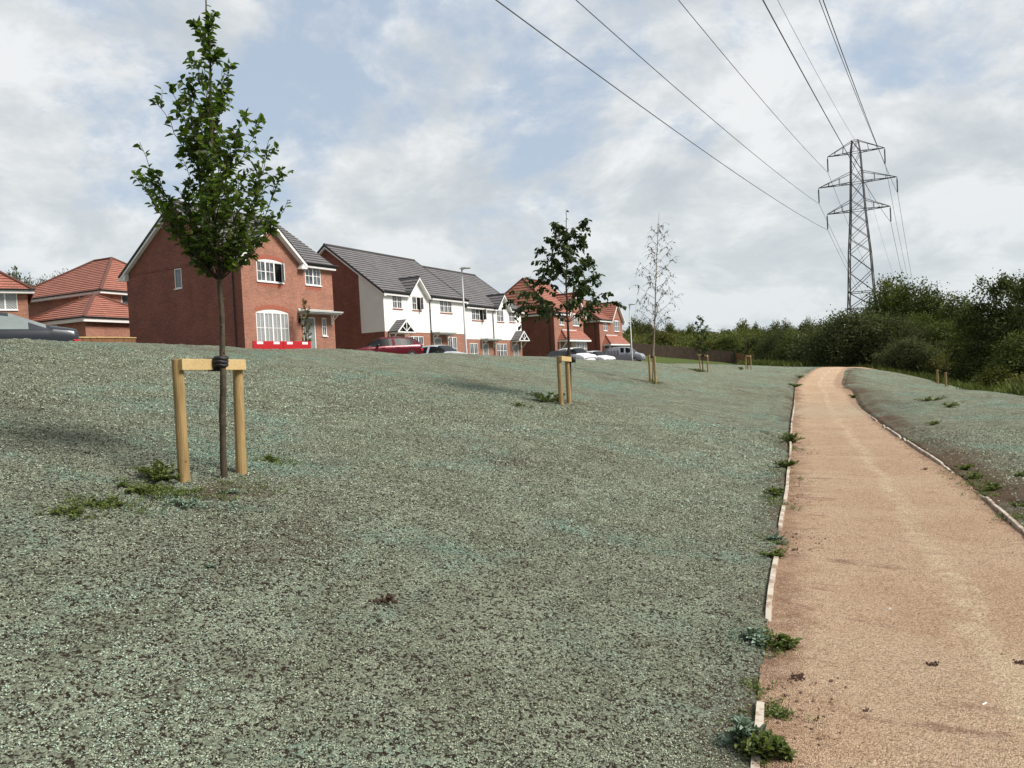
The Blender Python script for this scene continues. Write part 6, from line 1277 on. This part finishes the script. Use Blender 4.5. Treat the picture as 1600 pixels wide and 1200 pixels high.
rg = np.random.default_rng(77)
n = 5200; i_ = (rg.uniform(0, 1, n)**1.6*NPATH*.55+60).astype(int); off = np.abs(rg.normal(0, .26, n))-.03; d_ = ER[i_]-EL[i_]; d_ /= np.linalg.norm(d_, axis=1)[:, None]; q_ = EL[i_]+d_*off[:, None]+rg.normal(0, .05, (n, 2)); keep = fbm(q_[:, 1]/.8, q_[:, 0]*0, 3, 6) > .42; q_ = q_[keep]
crumbs('soil_crumbs', 'reddish soil crumbs scattered along the left edge of the path', q_[:, 0], q_[:, 1], tz2(q_[:, 0], q_[:, 1])+.012, rg.uniform(.003, .013, len(q_))*rg.uniform(.5, 1.2, len(q_)), M['soil'], 1)
n = 1600; i_ = (rg.uniform(0, 1, n)**1.3*NPATH*.5+60).astype(int); off = rg.normal(0, .12, n); q_ = ER[i_]-((ER[i_]-EL[i_])/np.linalg.norm(ER[i_]-EL[i_], axis=1)[:, None])*off[:, None]
crumbs('soil_crumbs', 'dark soil crumbs along the right edging', q_[:, 0], q_[:, 1], tz2(q_[:, 0], q_[:, 1])+.012, rg.uniform(.004, .012, len(q_)), M['soil'], 2)
n = 16000; i_ = (rg.uniform(0, 1, n)**1.8*NPATH*.45+70).astype(int); u = rg.uniform(.02, .98, n)[:, None]; q_ = EL[i_]*(1-u)+ER[i_]*u+rg.normal(0, .04, (n, 2)); un = u[:, 0]
crumbs('loose_gravel', 'loose tan grit over the path surface', q_[:, 0], q_[:, 1], tz2(q_[:, 0], q_[:, 1])+.008+.012*(1-(2*un-1)**2), rg.uniform(.002, .0055, n), M['grit'], 3)
def clod(px, py, r, label, mat='soil', n=26, tint=.22):
    b = gp(px, py); rg = np.random.default_rng(px); e = MB()
    for k in range(n):
        p = np.array([rg.normal(0, r*.6), rg.normal(0, r*.35), abs(rg.normal(0, r*.30))+.004]); s_ = r*rg.uniform(.25, .5); d = rand_unit(rg, 1)[0]; e.tube([p-d*s_*.5, p, p+d*s_*.5], [s_*.25, s_*.5, s_*.2], 6)
    me_o = e.build('soil_clod', M[mat], None, False, loc=tuple(b+Vector((0, 0, .01)))); me_o.data.attributes.new('tint', 'FLOAT', 'POINT').data.foreach_set('value', np.full(len(me_o.data.vertices), tint, np.float32)); tag(me_o, label, 'clod', 'crumbled clods of soil')
for a_ in ((1248, 1063, .035, 'reddish crumbled clod on the path just below the weed pair'), (1227, 1092, .014, 'small clod between the edging and the lower weeds'), (1457, 1044, .030, 'dark flattened clod in the middle of the path near the bottom right'), (1596, 1042, .028, 'reddish clod at the right edge near the bottom'), (1355, 1115, .014, 'small brown clod left of the white twig on the path'), (1242, 862, .020, 'dark clod on the left side of the path beside the weeds'), (598, 944, .055, 'dark upturned clod alone in the middle of the seeded bank', 'soil', 26, .04), (1446, 735, .03, 'dark lump on the path near the right edging'), (1565, 1057-30, .008, 'tiny dark lump near the right bottom of the path')): clod(*a_)
b = gp(1539, 1104); m = MB(); m.tube([(-.014, -.006, .012), (.0, 0, .014), (.014, .009, .012)], .0032, 6); o = m.build('white_twig', M['white'], None, loc=tuple(b)); tag(o, 'tiny white stick lying on the gravel near the bottom right', 'litter')
b = gp(1390, 955); m = MB(); m.tube([(-.006, 0, .008), (.006, .004, .016), (.012, .0, .009)], [.005, .007, .003], 6); o = m.build('pale_stone', M['white'], None, loc=tuple(b)); tag(o, 'small pale stone in the middle of the path', 'stone')
